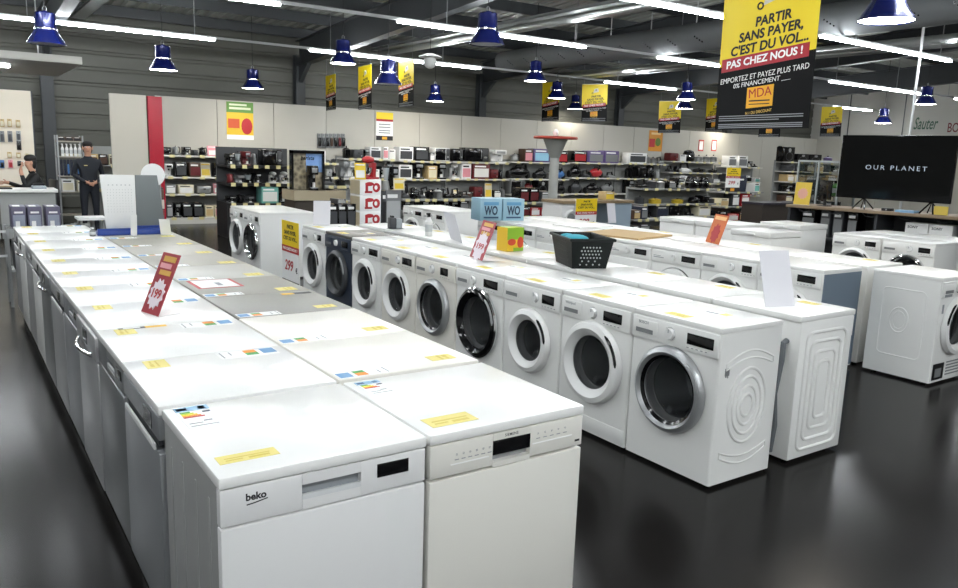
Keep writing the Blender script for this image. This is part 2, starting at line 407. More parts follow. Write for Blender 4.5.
def dishwasher(name, label, loc, rz, W=.598, D=.6, kind=0, top=WHITE, front=WHITE, group=None, side=None, txt=None, lab=None):
    """local front faces -Y, origin at the floor centre"""
    r = thing(name, label, 'dishwasher', loc, rz, group)
    w, d = W/2, D/2
    side = side or colour('#a9aaa8', .4, .3)
    mb = MB().box(-w+.004, -d+.03, .02, w-.004, d-.01, .82, bev=.004)
    for q in (-.2, -.07, .07, .2):                        # pressed ribs on the side sheets
        mb.box(-w+.0015, q-.006, .1, -w+.006, q+.006, .76, bev=.002); mb.box(w-.006, q-.006, .1, w-.0015, q+.006, .76, bev=.002)
    mb.build('cabinet', side, r)
    MB().box(-w, -d-.004, .818, w, d, .85, bev=.006).build('worktop', top, r)
    MB().box(-w+.02, -d+.05, 0, w-.02, -d+.06, .1).build('toe_kick', BLACKM, r)
    for sx in (-1, 1):
        for sy in (-1, 1): MB().cyl((sx*(w-.05), sy*(d-.1), 0), .018, .03, seg=10).build('foot', BLACKM, r)
    if kind == 0:      # recessed handle left of a small black display
        mb = MB().box(-w+.003, -d, .715, -.08, -d+.03, .815, front, bev=.003).box(.09, -d, .715, w-.003, -d+.03, .815, front, bev=.003)
        mb.box(-.08, -d, .785, .09, -d+.03, .815, front).box(-.08, -d, .715, .09, -d+.03, .742, front)
        mb.build('control_panel', front, r)
        MB().box(-.08, -d+.018, .742, .09, -d+.026, .785, colour('#8b8f92',.4)).box(-.08, -d+.001, .742, .09, -d+.008, .757, colour('#d0d2d3',.35)).build('handle_recess', MGREY, r)
        MB().box(.14, -d-.002, .757, .24, -d+.002, .797, bev=.001).build('display', BLACK, r)
        if txt: MB().text(txt, .027, at_front(-w+.095, -d, .783), off=.035).tube([(-w+.07,-d-.001,.764),(-w+.09,-d-.001,.766),(-w+.125,-d-.001,.772)], .0015, seg=6).build('lettering', INK, r)
        MB().box(-w+.003, -d-.002, .1, w-.003, -d+.03, .71, bev=.004).build('door', front, r)
    elif kind == 1:    # middle display with a grip below, two fields of key legends
        mb = MB().box(-w+.003, -d-.003, .712, -.07, -d+.03, .815, front, bev=.003).box(.075, -d-.003, .712, w-.003, -d+.03, .815, front, bev=.003)
        mb.box(-.07, -d-.003, .792, .075, -d+.03, .815, front).box(-.07, -d-.003, .706, .075, -d+.03, .722, front)
        mb.build('control_panel', front, r)
        MB().box(-.07, -d+.018, .722, .075, -d+.024, .75, SILVER).box(-.07, -d-.004, .745, .075, -d+.004, .792, BLACK, bev=.001).build('display', BLACK, r)
        MB().text(txt or 'o', .013, at_front(0, -d-.003, .803), off=.015, space=1.1).build('lettering', INK, r)
        mb = MB()
        for i in range(6): mb.box(-.21+i*.024, -d-.004, .758, -.196+i*.024, -d-.002, .7605, GINK).cyl((-.203+i*.024, -d-.002, .775), .004, -.001, GINK, 'y', 8)
        for i in range(5): mb.box(.10+i*.028, -d-.004, .768, .115+i*.028, -d-.002, .7705, GINK).cyl((.107+i*.028, -d-.002, .785), .004, -.001, GINK, 'y', 8)
        mb.box(.265, -d-.004, .728, .285, -d-.002, .735, INK)
        mb.build('key_legend', GINK, r)
        MB().box(-.225, -d-.0045, .744, -.085, -d-.002, .7475).box(.085, -d-.0045, .752, .25, -d-.002, .7555).build('key_strip', PAPER, r)
        MB().box(-w+.003, -d-.003, .1, w-.003, -d+.03, .703, bev=.004).build('door', front, r)
    elif kind == 2:    # silver front with a bowed grip
        MB().box(-w+.003, -d-.012, .70, w-.003, -d+.03, .815, bev=.008).build('control_panel', front, r)
        MB().box(-.075, -d-.0135, .732, .06, -d-.0115, .80).build('display', BLACK, r)
        MB().tube([(-.2+.4*i/12, -d-.014-.03*math.sin(PI*i/12), .715) for i in range(13)], .009, seg=8).build('handle', CHROME, r)
        MB().box(-w+.003, -d-.006, .1, w-.003, -d+.03, .695, bev=.006).build('door', front, r)
    elif kind == 3:    # long slot grip
        MB().box(-w+.003, -d-.004, .735, w-.003, -d+.03, .815, bev=.004).build('control_panel', front, r)
        MB().box(.07, -d-.006, .745, .19, -d-.003, .80).build('display', BLACK, r)
        MB().box(-.24, -d+.004, .70, .24, -d+.02, .733, DGREY).box(-.24, -d-.01, .69, .24, -d-.002, .712, PLAST, bev=.003).build('handle', PLAST, r)
        MB().box(-w+.003, -d-.004, .1, w-.003, -d+.03, .69, bev=.004).build('door', front, r)
        if txt: MB().text(txt, .03, at_front(-.05, -d-.004, .64), off=.02).build('lettering', INK, r)
    lab = lab or (-.22, -.24, -.08, -.15)
    rect_label('price_label', YLAB, r, *lab, .85, deco_yellow, 'yellow price label')
    return r
# the two front machines facing the photographer
bk = dishwasher('dishwasher', 'white dishwasher at the front left, display right of a recessed grip, turned to the photographer', (.3,.3,0), 0, kind=0, txt='beko', front=colour('#dcdcdb',.38), lab=(-.27,-.22,-.11,-.165))
rect_label('energy_label', PAPER, bk, -.27, .08, -.17, .28, .85, deco_energy)
sm = dishwasher('dishwasher', 'white dishwasher at the front right, black display in the middle, turned to the photographer', (.907,.3,0), 0, kind=1, txt='SIEMENS', front=colour('#dcdad2',.35), lab=(-.255,-.25,-.09,-.17))
rect_label('energy_label', PAPER, sm, -.27, .12, -.18, .27, .85, deco_energy)
ORD = ['first','second','third','fourth','fifth','sixth','seventh','eighth','ninth','tenth','eleventh','twelfth']
# left row: nine machines facing left (rz -90)
RNG = random.Random(3)
LF = [colour('#a5a8ab',.32,.5), colour('#9a9d9e',.3,.6), colour('#b9babb',.3,.4), WHITE]
kinds = [3, 0, 2, 0, 3, 2, 3, 0, 2, 3]
for i in range(10):
    y = .62+.3+.588*i
    o = dishwasher('dishwasher', '%s dishwasher behind the front left one, its front facing the left aisle' % ORD[i], (.30, y, 0), -PI/2, W=.582, kind=kinds[i],
                   front=[LF[0],LF[1],LF[2],LF[0],LF[2],LF[1],LF[3],LF[2],LF[3],LF[2]][i], txt='o' if False else None, lab=(-.27,-.24,-.16,-.16))
    def de(mb, x0, y0, x1, y1, z):
        w, h = x1-x0, y1-y0
        mb.box(x0+.1*w, y0+.74*h, z, x0+.8*w, y0+.98*h, z+.0008, EBL); mb.box(x0+.1*w, y0+.45*h, z, x0+.5*w, y0+.66*h, z+.0008, EOR)
        mb.box(x0+.5*w, y0+.45*h, z, x0+.85*w, y0+.66*h, z+.0008, EGR); mb.box(x0+.1*w, y0+.05*h, z, x0+.9*w, y0+.07*h, z+.0008, GINK)
        mb.box(x0+.15*w, y0+.2*h, z, x0+.6*w, y0+.22*h, z+.0008, GINK); mb.box(x0+.6*w, y0+.5*h, z, x0+.68*w, y0+.6*h, z+.0008, INK)
    rect_label('energy_label', PAPER, o, -.27, .03, -.17, .26, .85, de)
    if i == 1:
        mb = MB().box(-.285,-.22,.85,-.255,-.11,.8512, DGREY).box(-.285,-.11,.85,-.255,-.02,.8512, colour('#f2c230')).box(-.278,-.2,.8512,-.262,-.13,.852, PAPER).build('spec_strip', DGREY, o)
# right row: eight machines facing right (rz +90)
RT = [OFFW, OFFW, GREYTOP, colour('#8f8c82',.45), colour('#b4b3ac',.4,.1), colour('#a19d92',.45), colour('#b0aca2',.45), colour('#a8a498',.45), colour('#b3b0a6',.45)]
for i in range(9):
    y = .62+.3+.578*i
    o = dishwasher('dishwasher', '%s dishwasher behind the front right one, %s top, facing the washers' % (ORD[i], 'brushed grey' if i in (2,3) else 'cream' if i < 2 else 'beige grey'),
                   (.91, y, 0), PI/2, W=.574, kind=(0,1,2,3)[i % 4], top=RT[i], front=WHITE, lab=(-.25 if i > 2 else -.22,-.24,-.15,-.13))
    rect_label('energy_label', PAPER, o, .17, .06, .27, .29, .85, de) if False else rect_label('energy_label', PAPER, o, -.28, .08, -.20, .29, .85, de)
    if i == 2: MB().box(.2,-.27,.85,.24,-.17,.8512, DGREY).box(.2,-.17,.85,.24,-.1,.8512, colour('#f2c230')).build('spec_strip', DGREY, o)
    if i == 3:
        MB().box(-.02,.0,.85,.27,.26,.8512, RED).box(-.005,.02,.8512,.255,.24,.852, PAPER).box(.05,.1,.852,.15,.13,.8525, GINK).build('warning_sheet', RED, o)['label'] = 'white sheet with a red border'

# ------------------------------------------------------------------ washing machines
def plate_with_hole(mb, W, z0, z1, cz, r, y, m=None, cx=0, n=48):
    xs0, xs1 = -W/2, W/2
    an = [2*PI*i/n for i in range(n)] + [math.atan2(z-cz, x-cx) % (2*PI) for x in (xs0, xs1) for z in (z0, z1)]
    an = sorted(set(round(a, 6) for a in an))
    t = bmesh.new(); ci = []; co = []
    for a in an:
        c, s_ = math.cos(a), math.sin(a); k = []
        if c > 1e-9: k.append((xs1-cx)/c)
        if c < -1e-9: k.append((xs0-cx)/c)
        if s_ > 1e-9: k.append((z1-cz)/s_)
        if s_ < -1e-9: k.append((z0-cz)/s_)
        q = min(k)
        ci.append(t.verts.new((cx+r*c, y, cz+r*s_))); co.append(t.verts.new((cx+q*c, y, cz+q*s_)))
    for i in range(len(an)):
        j = (i+1) % len(an); t.faces.new((ci[i], co[i], co[j], ci[j]))
    bmesh.ops.recalc_face_normals(t, faces=t.faces[:])
    for f in t.faces:
        if f.normal.y > 0: f.normal_flip()
    mb._merge(t, m)
def washer(name, label, loc, rz, W=.598, D=.5, body=WHITE, ring='white', ro=.235, ri=.17, dial=-.02, disp=(.08,.26), cz=.46, top=WHITE,
           glass=GLASSD, kick=True, side=None, cat='washing machine', plabel=True, txt=None, group=None, hinge=1, lab=None):
    r = thing(name, label, cat, loc, rz, group); w, d = W/2, D/2; f = -d
    mb = MB()
    t = bmesh.new(); bmesh.ops.create_cube(t, size=1); bmesh.ops.scale(t, vec=(W, D, .80), verts=t.verts); bmesh.ops.translate(t, vec=(0,0,.42), verts=t.verts)
    bmesh.ops.bevel(t, geom=[e for e in t.edges if abs(e.verts[0].co.z-e.verts[1].co.z) > .1], offset=.012, segments=3, affect='EDGES', profile=.5)
    bmesh.ops.delete(t, geom=[q for q in t.faces if q.normal.y < -.99], context='FACES')
    mb._merge(t, body); plate_with_hole(mb, W-.024, .02, .82, cz, ri+.02, f, body)
    mb.build('cabinet', body, r)
    MB().box(-w, -d-.002, .82, w, d, .85, bev=.007).build('worktop', top, r)
    mb = MB()
    for sx in (-1, 1):
        for sy in (-1, 1): MB().cyl((sx*(w-.06), sy*(d-.07), 0), .02, .022, seg=10).build('foot', BLACKM, r)
    mb.bm.free()
    MB().box(-w+.004, f-.012, .695, w-.004, f, .818, bev=.006).build('control_panel', body, r)
    # drawer
    MB().box(-w+.025, f-.016, .722, -w+.19, f-.011, .80, body, bev=.003).box(-w+.035, f-.0165, .728, -w+.16, f-.0155, .752, MGREY).build('detergent_drawer', body, r)
    if txt: MB().text(txt, .022, at_front(-w+.09, f-.0165, .785), off=.015).build('lettering', GINK, r)
    if dial is not None:
        MB().cyl((dial, f-.011, .76), .031, -.018, PLAST, 'y', 24, .027).cyl((dial, f-.011, .76), .036, -.002, CHROME, 'y', 24).box(dial-.002, f-.031, .766, dial+.002, f-.028, .785, GINK).build('dial', PLAST, r)
    MB().box(disp[0], f-.0145, .732, disp[1], f-.011, .79, bev=.001).build('display', BLACK, r)
    mb = MB().box(disp[0], f-.0125, .711, disp[0]+.14, f-.0118, .717, body)
    for i in range(5): mb.box(disp[0]+i*.03, f-.0135, .712, disp[0]+.014+i*.03, f-.0118, .716, GINK)
    mb.build('key_legend', GINK, r)
    # drum, gasket, glass, ring
    Y = Matrix.Translation((0, f, cz)) @ Matrix.Rotation(PI/2, 4, 'X')      # lathe axis towards -Y
    dr = MB().lathe([(ri+.018,-.07),(ri+.03,-.09),(ri+.03,-.36),(0,-.37)], DRUM, 32, Y)
    for q in range(3):
        a = 2*PI*q/3+.5
        dr.box(-.02, -.34, -.0, .02, -.1, .05, DRUM, bev=.012, M=Matrix.Translation((0, f*0, cz)) @ Matrix.Translation((0, f+.44, 0)) @ Matrix.Rotation(a, 4, 'Y') @ Matrix.Translation((0,0,-ri-.03)))
    dr.build('drum', DRUM, r)
    MB().lathe([(ri+.02,.0),(ri+.018,-.03),(ri-.012,-.04),(ri-.012,-.055),(ri+.02,-.07)], MGREY, 32, Y).build('gasket', MGREY, r)
    rm = {'white': PLAST, 'silver': SILVER, 'black': BLACK, 'chrome': CHROME, 'dark': DGREY}[ring]
    bulge = .05
    dn = MB().lathe([(ri-.004,.012),(ri+.004,.026),((ri+ro)/2,bulge),(ro-.012,.040),(ro,.022),(ro,.004),(ri+.01,.002)], rm, 48, Y).build('door', rm, r)
    if ring == 'black': MB().lathe([(ro-.001,.004),(ro+.008,.01),(ro+.008,.026),(ro-.004,.034)], CHROME, 48, Y).build('door_trim', CHROME, dn)
    if ring == 'silver': MB().lathe([(ri-.004,.024),(ri+.012,.034),(ri+.012,.026),(ri-.004,.018)], BLACK, 48, Y).build('door_trim', BLACK, dn)
    MB().lathe([(0,.030),(ri*.5,.024),(ri*.85,.012),(ri,.016),(ri,.010),(ri*.85,.0),(ri*.8,-.04),(ri*.5,-.075),(0,-.085)], glass, 40, Y).build('door_glass', glass, dn)
    hm = BLACK if ring in ('white','chrome') else SILVER
    pts = [(hinge*(ro-.018)*math.cos(a), f-.043, cz+(ro-.018)*math.sin(a)) for a in [math.radians(6+i*5.5) for i in range(10)]]
    MB().tube(pts, [.004]+[.009]*8+[.004], seg=6).build('door_handle', hm, dn)
    if kick:
        MB().box(-w+.006, f-.004, .03, w-.006, f+.001, .118, bev=.003).build('kick_plate', body, r)
    if plabel:
        lab = lab or (-.12, -d+.03, .03, -d+.11)
        rect_label('price_label', YLAB, r, *lab, .85, deco_yellow, 'yellow price label')
        MB().box(-.05, .02, .85, .12, .1, .851, PAPER).box(.05, .03, .851, .1, .09, .8515, YLAB).box(-.04,.03,.851,.04,.05,.8515, GINK).build('info_label', PAPER, r)
    if side: side(r, w, d)
    return r
def rings_side(r, w, d):
    """pressed rings and arcs on the side sheet that faces +x"""
    mb = MB(); X = w-.001
    for rr, rz in ((.20,.145),(.155,.11),(.105,.075),(.06,.045)):
        mb.tube([(X, .0+rz*1.05*math.cos(2*PI*i/40), .42+rr*math.sin(2*PI*i/40)) for i in range(40)], .009, seg=8, closed=True)
    for c, s_ in ((.66, 1), (.16, -1)):
        top = [(X, -.19+.38*i/14, c+s_*.055*math.sin(PI*i/14)) for i in range(15)]
        bot = [(X, .19-.38*i/14, c-s_*.03+s_*.045*math.sin(PI*i/14)) for i in range(15)]
        mb.tube(top+bot, .006, seg=8, closed=True)
    mb.build('pressed_rings', WHITE, r)
    MB().box(w-.0005, -.20, .60, w+.0008, -.165, .64, MGREY).box(w-.0005, -.195, .592, w+.0008, -.185, .60, MGREY).box(w-.0005, -.18, .588, w+.0008, -.172, .60, MGREY).build('sticker', MGREY, r)['label'] = 'grey castle-shaped sticker'
def rrect(cy, cz, hw, hh, rad, X, n=6):
    p = []
    for sx, sz, a0 in ((1,1,0),(-1,1,90),(-1,-1,180),(1,-1,270)):
        for i in range(n+1):
            a = math.radians(a0+90*i/n); p.append((X, cy+sx*(hw-rad)+rad*math.cos(a), cz+sz*(hh-rad)+rad*math.sin(a)))
    return p
def rect_side_left(r, w, d):
    mb = MB(); X = -w+.001
    for hw, hh, rad in ((.19,.34,.05),(.145,.285,.045),(.10,.225,.04),(.055,.165,.03)):
        mb.tube(rrect(0, .41, hw, hh, rad, X), .011, seg=8, closed=True)
    mb.build('pressed_frames', WHITE, r)
    # service connections on the back, seen in the gap
    mb = MB().tube([(-w+.08, d, .70),(-w+.08, d+.03, .69),(-w+.07, d+.045, .6),(-w+.09, d+.05, .4),(-w+.07, d+.05, .22),(-w+.09, d+.04, .06)], .017, seg=8)
    mb.build('drain_hose', colour('#63676a',.5), r)
    MB().cyl((-w+.12, d, .64), .035, .03, axis='y', seg=16).build('inlet_valve', DGREY, r)
    MB().tube([(-w+.15, d+.005, .75),(-w+.13, d+.02, .55),(-w+.15, d+.02, .25),(-w+.12, d+.02, .03)], .004, seg=6).build('mains_cable', BLACKM, r)
FW = [  # nine front-loaders of the near row, from the photographer away
 dict(label='nearest white washing machine, silver door ring, pressed rings on its side', ring='silver', ro=.235, ri=.175, dial=-.02, disp=(.095,.265), side=rings_side, kick=False, txt='BOSCH'),
 dict(label='white washing machine with a thick white door ring, second in the near row', ring='white', ro=.25, ri=.165, dial=-.01, disp=(.08,.23), txt='Whirlpool'),
 dict(label='white washing machine with a medium white door ring, left of the thick ringed one', ring='white', ro=.215, ri=.14, dial=.05, disp=(.12,.24)),
 dict(label='white washing machine with an all-black glossy round door', ring='black', ro=.25, ri=.19, dial=-.06, disp=(.07,.24)),
 dict(label='white washing machine with a grey-ringed door, just left of the black-doored one', ring='silver', ro=.225, ri=.165, dial=-.03, disp=(.09,.2), body=OFFW),
 dict(label='white washing machine with an off-centre dial, fourth after the dark blue machine towards the viewer', ring='white', ro=.225, ri=.15, dial=.02, disp=(.09,.25), body=OFFW),
 dict(label='white washing machine standing right of the dark blue one', ring='white', ro=.225, ri=.155, dial=-.02, disp=(.08,.25)),
 dict(label='dark blue washing machine among white ones', ring='dark', ro=.23, ri=.165, dial=-.02, disp=(.1,.24), body=NAVY, top=colour('#6d6a64',.4,.3)),
 dict(label='white washing machine between the dark blue one and the upright price poster', ring='white', ro=.23, ri=.155, dial=.06, disp=(.12,.22)),
]
FW[5]['label'] = 'white washing machine third to the right of the dark blue one'
FW[5]['label'] = 'white washing machine with a deep black display, two places right of the dark blue one'
for i, k in enumerate(FW):
    washer('washing_machine', rz=-PI/2, loc=(2.62+.25, .555+.3045+.609*i, 0), D=.5, **k)
# second row, back to back: dryers facing right
def dryer(name, label, loc, rz, W=.598, D=.52, body=WHITE, top=WHITE, door='round', side=None, group=None, plabel=True, cat='tumble dryer', disp=(.08,.24)):
    r = thing(name, label, cat, loc, rz, group); w, d = W/2, D/2; f = -d
    MB().box(-w, -d, .02, w, d, .82, bev=.01).build('cabinet', body, r)
    MB().box(-w-.001, -d-.012, .815, w+.001, d+.012, .85, bev=.008).build('worktop', top, r)
    for sx in (-1, 1):
        for sy in (-1, 1): MB().cyl((sx*(w-.06), sy*(d-.07), 0), .02, .022, seg=10).build('foot', BLACKM, r)
    MB().box(-w+.004, f-.012, .69, w-.004, f+.001, .813, bev=.006).build('control_panel', body, r)
    MB().cyl((-.02, f-.011, .755), .03, -.018, PLAST, 'y', 20).box(-.022, f-.031, .76, -.018, f-.028, .78, GINK).build('dial', PLAST, r)
    MB().box(disp[0], f-.0145, .73, disp[1], f-.011, .785, bev=.001).build('display', BLACK, r)
    MB().box(-w+.03, f-.0135, .735, -w+.16, f-.0118, .742).box(-w+.03, f-.0135, .75, -w+.12, f-.0118, .755).build('key_legend', GINK, r)
    if door == 'round':
        Y = Matrix.Translation((0, f, .42)) @ Matrix.Rotation(PI/2, 4, 'X')
        dn = MB().lathe([(0,.02),(.14,.018),(.155,.03),(.19,.038),(.225,.026),(.232,.0)], body, 48, Y).build('door', body, r)
        MB().lathe([(.232,.004),(.24,.012),(.246,.004),(.246,0)], CHROME, 48, Y).build('door_trim', CHROME, dn)
    else:
        dn = MB().box(-w+.03, f-.016, .16, w-.03, f+.001, .675, bev=.012).build('door', body, r)
        MB().box(w-.10, f-.02, .36, w-.05, f-.0155, .48, MGREY, bev=.004).build('door_handle', MGREY, dn)
    MB().box(-w+.03, f-.006, .04, w-.03, f+.001, .14, bev=.004).build('filter_flap', body, r)
    if plabel: rect_label('price_label', YLAB, r, -.12, -d+.05, .0, -d+.12, .85, deco_yellow, 'yellow price label')
    if side: side(r, w, d)
    return r
for i in range(9):
    dryer('tumble_dryer', ('nearest white tumble dryer behind the near washers, pressed frames on its side' if i == 0 else '%s white tumble dryer of the row standing back to back with near washers' % ORD[i]),
          (3.545, .557+.3045+.609*i, 0), PI/2, D=.51, side=rect_side_left if i == 0 else None)
# third row (facing left) and fourth row behind it
STB = colour('#6d7c8c', .35, .3)
T3 = [dict(k='w', label='white washing machine with a steel blue side panel behind the big leaning white sheet', ring='white', ro=.22, ri=.15, dial=-.03, disp=(.08,.24), body=WHITE),
      dict(k='w', label='white washing machine with a dark round door, left of the big leaning white sheet', ring='white', ro=.235, ri=.175, dial=.04, disp=(.15,.25)),
      dict(k='d', label='white tumble dryer with a pale round door, below the orange price sign', door='round'),
      dict(k='d', label='white tumble dryer with a square door, under the cardboard sheet right of the basket', door='square'),
      dict(k='d', label='white tumble dryer hidden behind the dark basket', door='square'),
      dict(k='d', label='white tumble dryer left of the dark basket, square door', door='square'),
      dict(k='d', label='white tumble dryer behind the yellow and green carton, round door arc showing', door='round'),
      dict(k='d', label='white tumble dryer at the far end of the third row, under light blue cartons', door='square')]
for i, k in enumerate(T3):
    k = dict(k); q = k.pop('k'); y = 1.6+.3+.605*i
    o = (washer if q == 'w' else dryer)('washing_machine' if q == 'w' else 'tumble_dryer', loc=(5.15+.27, y, 0), rz=-PI/2, D=.54, plabel=False, **k)
    if i == 0: MB().box(.298, -.262, .03, .3005, .268, .815).build('side_sheet', STB, o)['label'] = 'steel blue side panel'
for i in range(8):
    dryer('tumble_dryer', '%s white tumble dryer from the right, back to back with the blue sided row' % ORD[i], (6.05, 1.6+.3+.605*i, 0), PI/2, D=.54, plabel=(i % 2 == 0))
# end-cap washer facing the photographer
def circ_side(r, w, d):
    mb = MB(); X = -w+.001
    mb.tube([(X, .02+.075*math.cos(2*PI*i/32), .47+.1*math.sin(2*PI*i/32)) for i in range(32)], .006, seg=8, closed=True)
    mb.tube([(X, .02+.05*math.cos(2*PI*i/32), .47+.07*math.sin(2*PI*i/32)) for i in range(32)], .004, seg=8, closed=True)
    mb.tube(rrect(0, .45, .17, .27, .04, X), .005, seg=8, closed=True)
    mb.build('pressed_panel', WHITE, r)
    MB().box(-w+.03, -d-.006, .04, -w+.2, -d-.001, .17, BLACKM, bev=.003).box(-w+.06, -d-.007, .06, -w+.16, -d-.005, .13, MGREY).build('filter_flap', BLACKM, r)
    mb = MB()
    for i in range(5): mb.box(-w+.24, -d-.004, .06+i*.025, w-.05, -d-.001, .07+i*.025)
    mb.build('vent_grille', MGREY, r)
    MB().box(-w+.05, -d-.002, .57, -w+.075, -d+.0, .64, GINK).build('sticker', GINK, r); MB().box(-w+.04, -d-.0145, .70, -w+.15, -d-.011, .72, GINK).build('sticker', GINK, r)
washer('washing_machine', 'white washing machine cut by the right edge, pressed circle on its left side', (5.70+.3, .97+.27, 0), 0, D=.54, ring='white', ro=.235, ri=.16, dial=-.06, disp=(.04,.24), side=circ_side, kick=False, plabel=False, hinge=-1)
# fifth row far right
for i in range(2):
    washer('washing_machine', ('white washing machine below the television, right one of the two', 'white washing machine below the television, left one of the two')[i],
           (8.5+.28, 2.36+.3+.62*i, 0), -PI/2, D=.56, ring=('chrome','white')[i], ro=.24, ri=.185, dial=.02, disp=(.12,.25), plabel=False)
for i in range(2):
    dryer('tumble_dryer', ('white machine with its back to the nearer washing machine below the television', 'white machine with its back to the farther washing machine below the television')[i], (9.4, 2.36+.3+.62*i, 0), PI/2, D=.56, plabel=False)
# far left pair
for i in range(2):
    washer('washing_machine', ('nearer white washing machine of the pair standing apart, chrome door ring', 'farther white washing machine of the pair standing apart, white door ring')[i],
           (2.68+.36, 7.45+.3+.6*i+.15, .0), -PI/2, D=.70, ring=('chrome','white')[i], ro=.24, ri=.18, dial=.0, disp=(.14,.26), plabel=False)
# far pair before the back shelves
for i, k in enumerate(('d','w')):
    (washer if k == 'w' else dryer)('washing_machine' if k == 'w' else 'tumble_dryer', label=('white tumble dryer in front of the small appliance shelves, beside a washing machine', 'white washing machine in front of the small appliance shelves, dark round door')[i],
        loc=(5.2+.35, 7.35+.3+.6*i, 0), rz=-PI/2, D=.66, plabel=False)
# chest freezers
def freezer(label, x, y, W, D, h=.86, rz=-PI/2):
    r = thing('chest_freezer', label, 'freezer', (x, y, 0), rz); w, d = W/2, D/2
    MB().box(-w, -d, .03, w, d, h-.07, bev=.008).build('cabinet', WHITE, r)
    MB().box(-w-.005, -d-.008, h-.068, w+.005, d+.005, h, bev=.006).build('lid', WHITE, r)
    MB().box(-.07, -d-.03, h-.05, .07, -d-.006, h-.025, bev=.006).build('handle', PLAST, r)
    MB().box(w-.12, -d-.002, .08, w-.05, -d+.001, .16, MGREY).build('vent_grille', MGREY, r)
    for sx in (-1,1):
        for sy in (-1,1): MB().cyl((sx*(w-.07), sy*(d-.07), 0), .025, .032, seg=10).build('foot', BLACKM, r)
    return r
freezer('wide white chest freezer, leftmost of the group behind the orange sign', 8.25, 5.6, .62, .6)
freezer('white chest freezer right behind the orange sign', 8.25, 4.9, .72, .6)
freezer('white chest freezer with its side turned to the viewer, third of the group', 7.9, 4.22+.28, .0+.52, .62) if False else freezer('white chest freezer standing in front of the others with its side panel visible', 7.75, 4.0, .56, .6)
freezer('white chest freezer at the right end of the group, beside the glass cabinet', 9.2, 4.6, .62, .62)

# ================================================================== SMALL GOODS
CN = {'black':'#17171a','white':'#e2e2de','silver':'#a6a8a8','red':'#a81f26','dark red':'#5e1419','cream':'#d8d0b4','blue':'#3f6fa8','pink':'#d98f98','grey':'#77797a',
      'dark grey':'#3b3d40','teal':'#6fb3a8','brown':'#4a3427','purple':'#5a4a78','light blue':'#8fc0d8','yellow':'#e8c83c','orange':'#d8742a','navy':'#1d2438','green':'#4e8a3c','tan':'#c2a878'}
def CM(c): return {'silver': STEEL, 'white': PLAST, 'black': BLACK}.get(c) or colour(CN[c], .4)
def rr_box(mb, x0, y0, z0, x1, y1, z1, m=None, b=.06): return mb.box(x0, y0, z0, x1, y1, z1, m, bev=b, seg=3)
PROTO = {}
def mk_carton(r, c, a='white'):
    MB().box(-.5,-.5,0,.5,.5,1, bev=.012).build('box_body', CM(c), r)
    MB().box(-.42,-.512,.12,.42,-.499,.7).build('printed_panel', colour(CN[a], .6), r)
    MB().box(-.4,-.513,.78,.25,-.499,.88).build('printed_stripe', PAPER if c not in ('white','cream') else INK, r)
    MB().box(-.06,-.505,.999,.06,.505,1.006).build('tape', colour('#b59a6a', .5), r)
def mk_kettle(r, c, a=None):
    MB().lathe([(0,.06),(.34,.06),(.36,.1),(.33,.5),(.26,.84),(.2,.9),(0,.93)], seg=20).build('body', CM(c), r)
    MB().tube([(.22,0,.86),(.42,0,.88),(.5,0,.7),(.47,0,.4),(.36,0,.22)], .05, seg=8).build('handle', BLACKM, r)
    MB().prism([(-.26,.86),(-.48,.8),(-.3,.6)], -.08, .08).build('spout', CM(c), r)
    MB().cyl((0,0,.9), .05, .1, seg=12).build('lid_knob', BLACKM, r)
    MB().cyl((0,0,0), .4, .06, seg=20).build('base', BLACKM, r)
def mk_toaster(r, c, a=None):
    rr_box(MB(), -.5,-.5,.05,.5,.5,1, b=.14).build('body', CM(c), r)
    MB().box(-.36,-.22,.985,.36,-.08,1.004).build('slot', BLACKM, r); MB().box(-.36,.08,.985,.36,.22,1.004).build('slot', BLACKM, r)
    MB().box(-.08,-.54,.55,.08,-.49,.66).build('lever', BLACKM, r)
    MB().cyl((.28,-.49,.3), .07, -.04, axis='y', seg=12).build('dial', STEEL, r)
    MB().box(-.45,-.45,0,.45,.45,.06).build('base', BLACKM, r)
def mk_coffee(r, c, a='silver'):
    MB().prism([(-.5,0),(.5,0),(.5,.09),(-.12,.12),(-.1,.62),(.46,.64),(.5,.94),(.4,1),(-.45,1),(-.5,.9)], -.42, .42, bev=.03, M=Matrix.Rotation(-PI/2, 4, 'Z')).build('body', CM(c), r)
    MB().box(-.36,-.5,.085,.36,-.14,.12).build('drip_tray', STEEL, r)
    MB().cyl((0,-.3,.5), .1, .15, seg=12).build('spout', CM(a), r)
    MB().cyl((0,-.3,.12), .13, .2, seg=14).build('cup', PLAST, r)
    MB().box(-.3,-.515,.72,.3,-.46,.9, bev=.02).build('control_panel', CM(a), r)
def mk_microwave(r, c, a=None):
    MB().box(-.5,-.46,.04,.5,.5,1, bev=.03).build('cabinet', CM(c), r)
    MB().box(-.47,-.5,.1,.2,-.455,.94, bev=.015).build('door', BLACK, r)
    MB().box(.24,-.49,.1,.47,-.455,.94, bev=.01).build('control_panel', DGREY, r)
    MB().cyl((.355,-.49,.35), .07, -.03, axis='y', seg=14).build('dial', STEEL, r)
    MB().tube([(.17,-.5,.25),(.17,-.56,.3),(.17,-.56,.75),(.17,-.5,.8)], .015, seg=6).build('handle', STEEL, r)
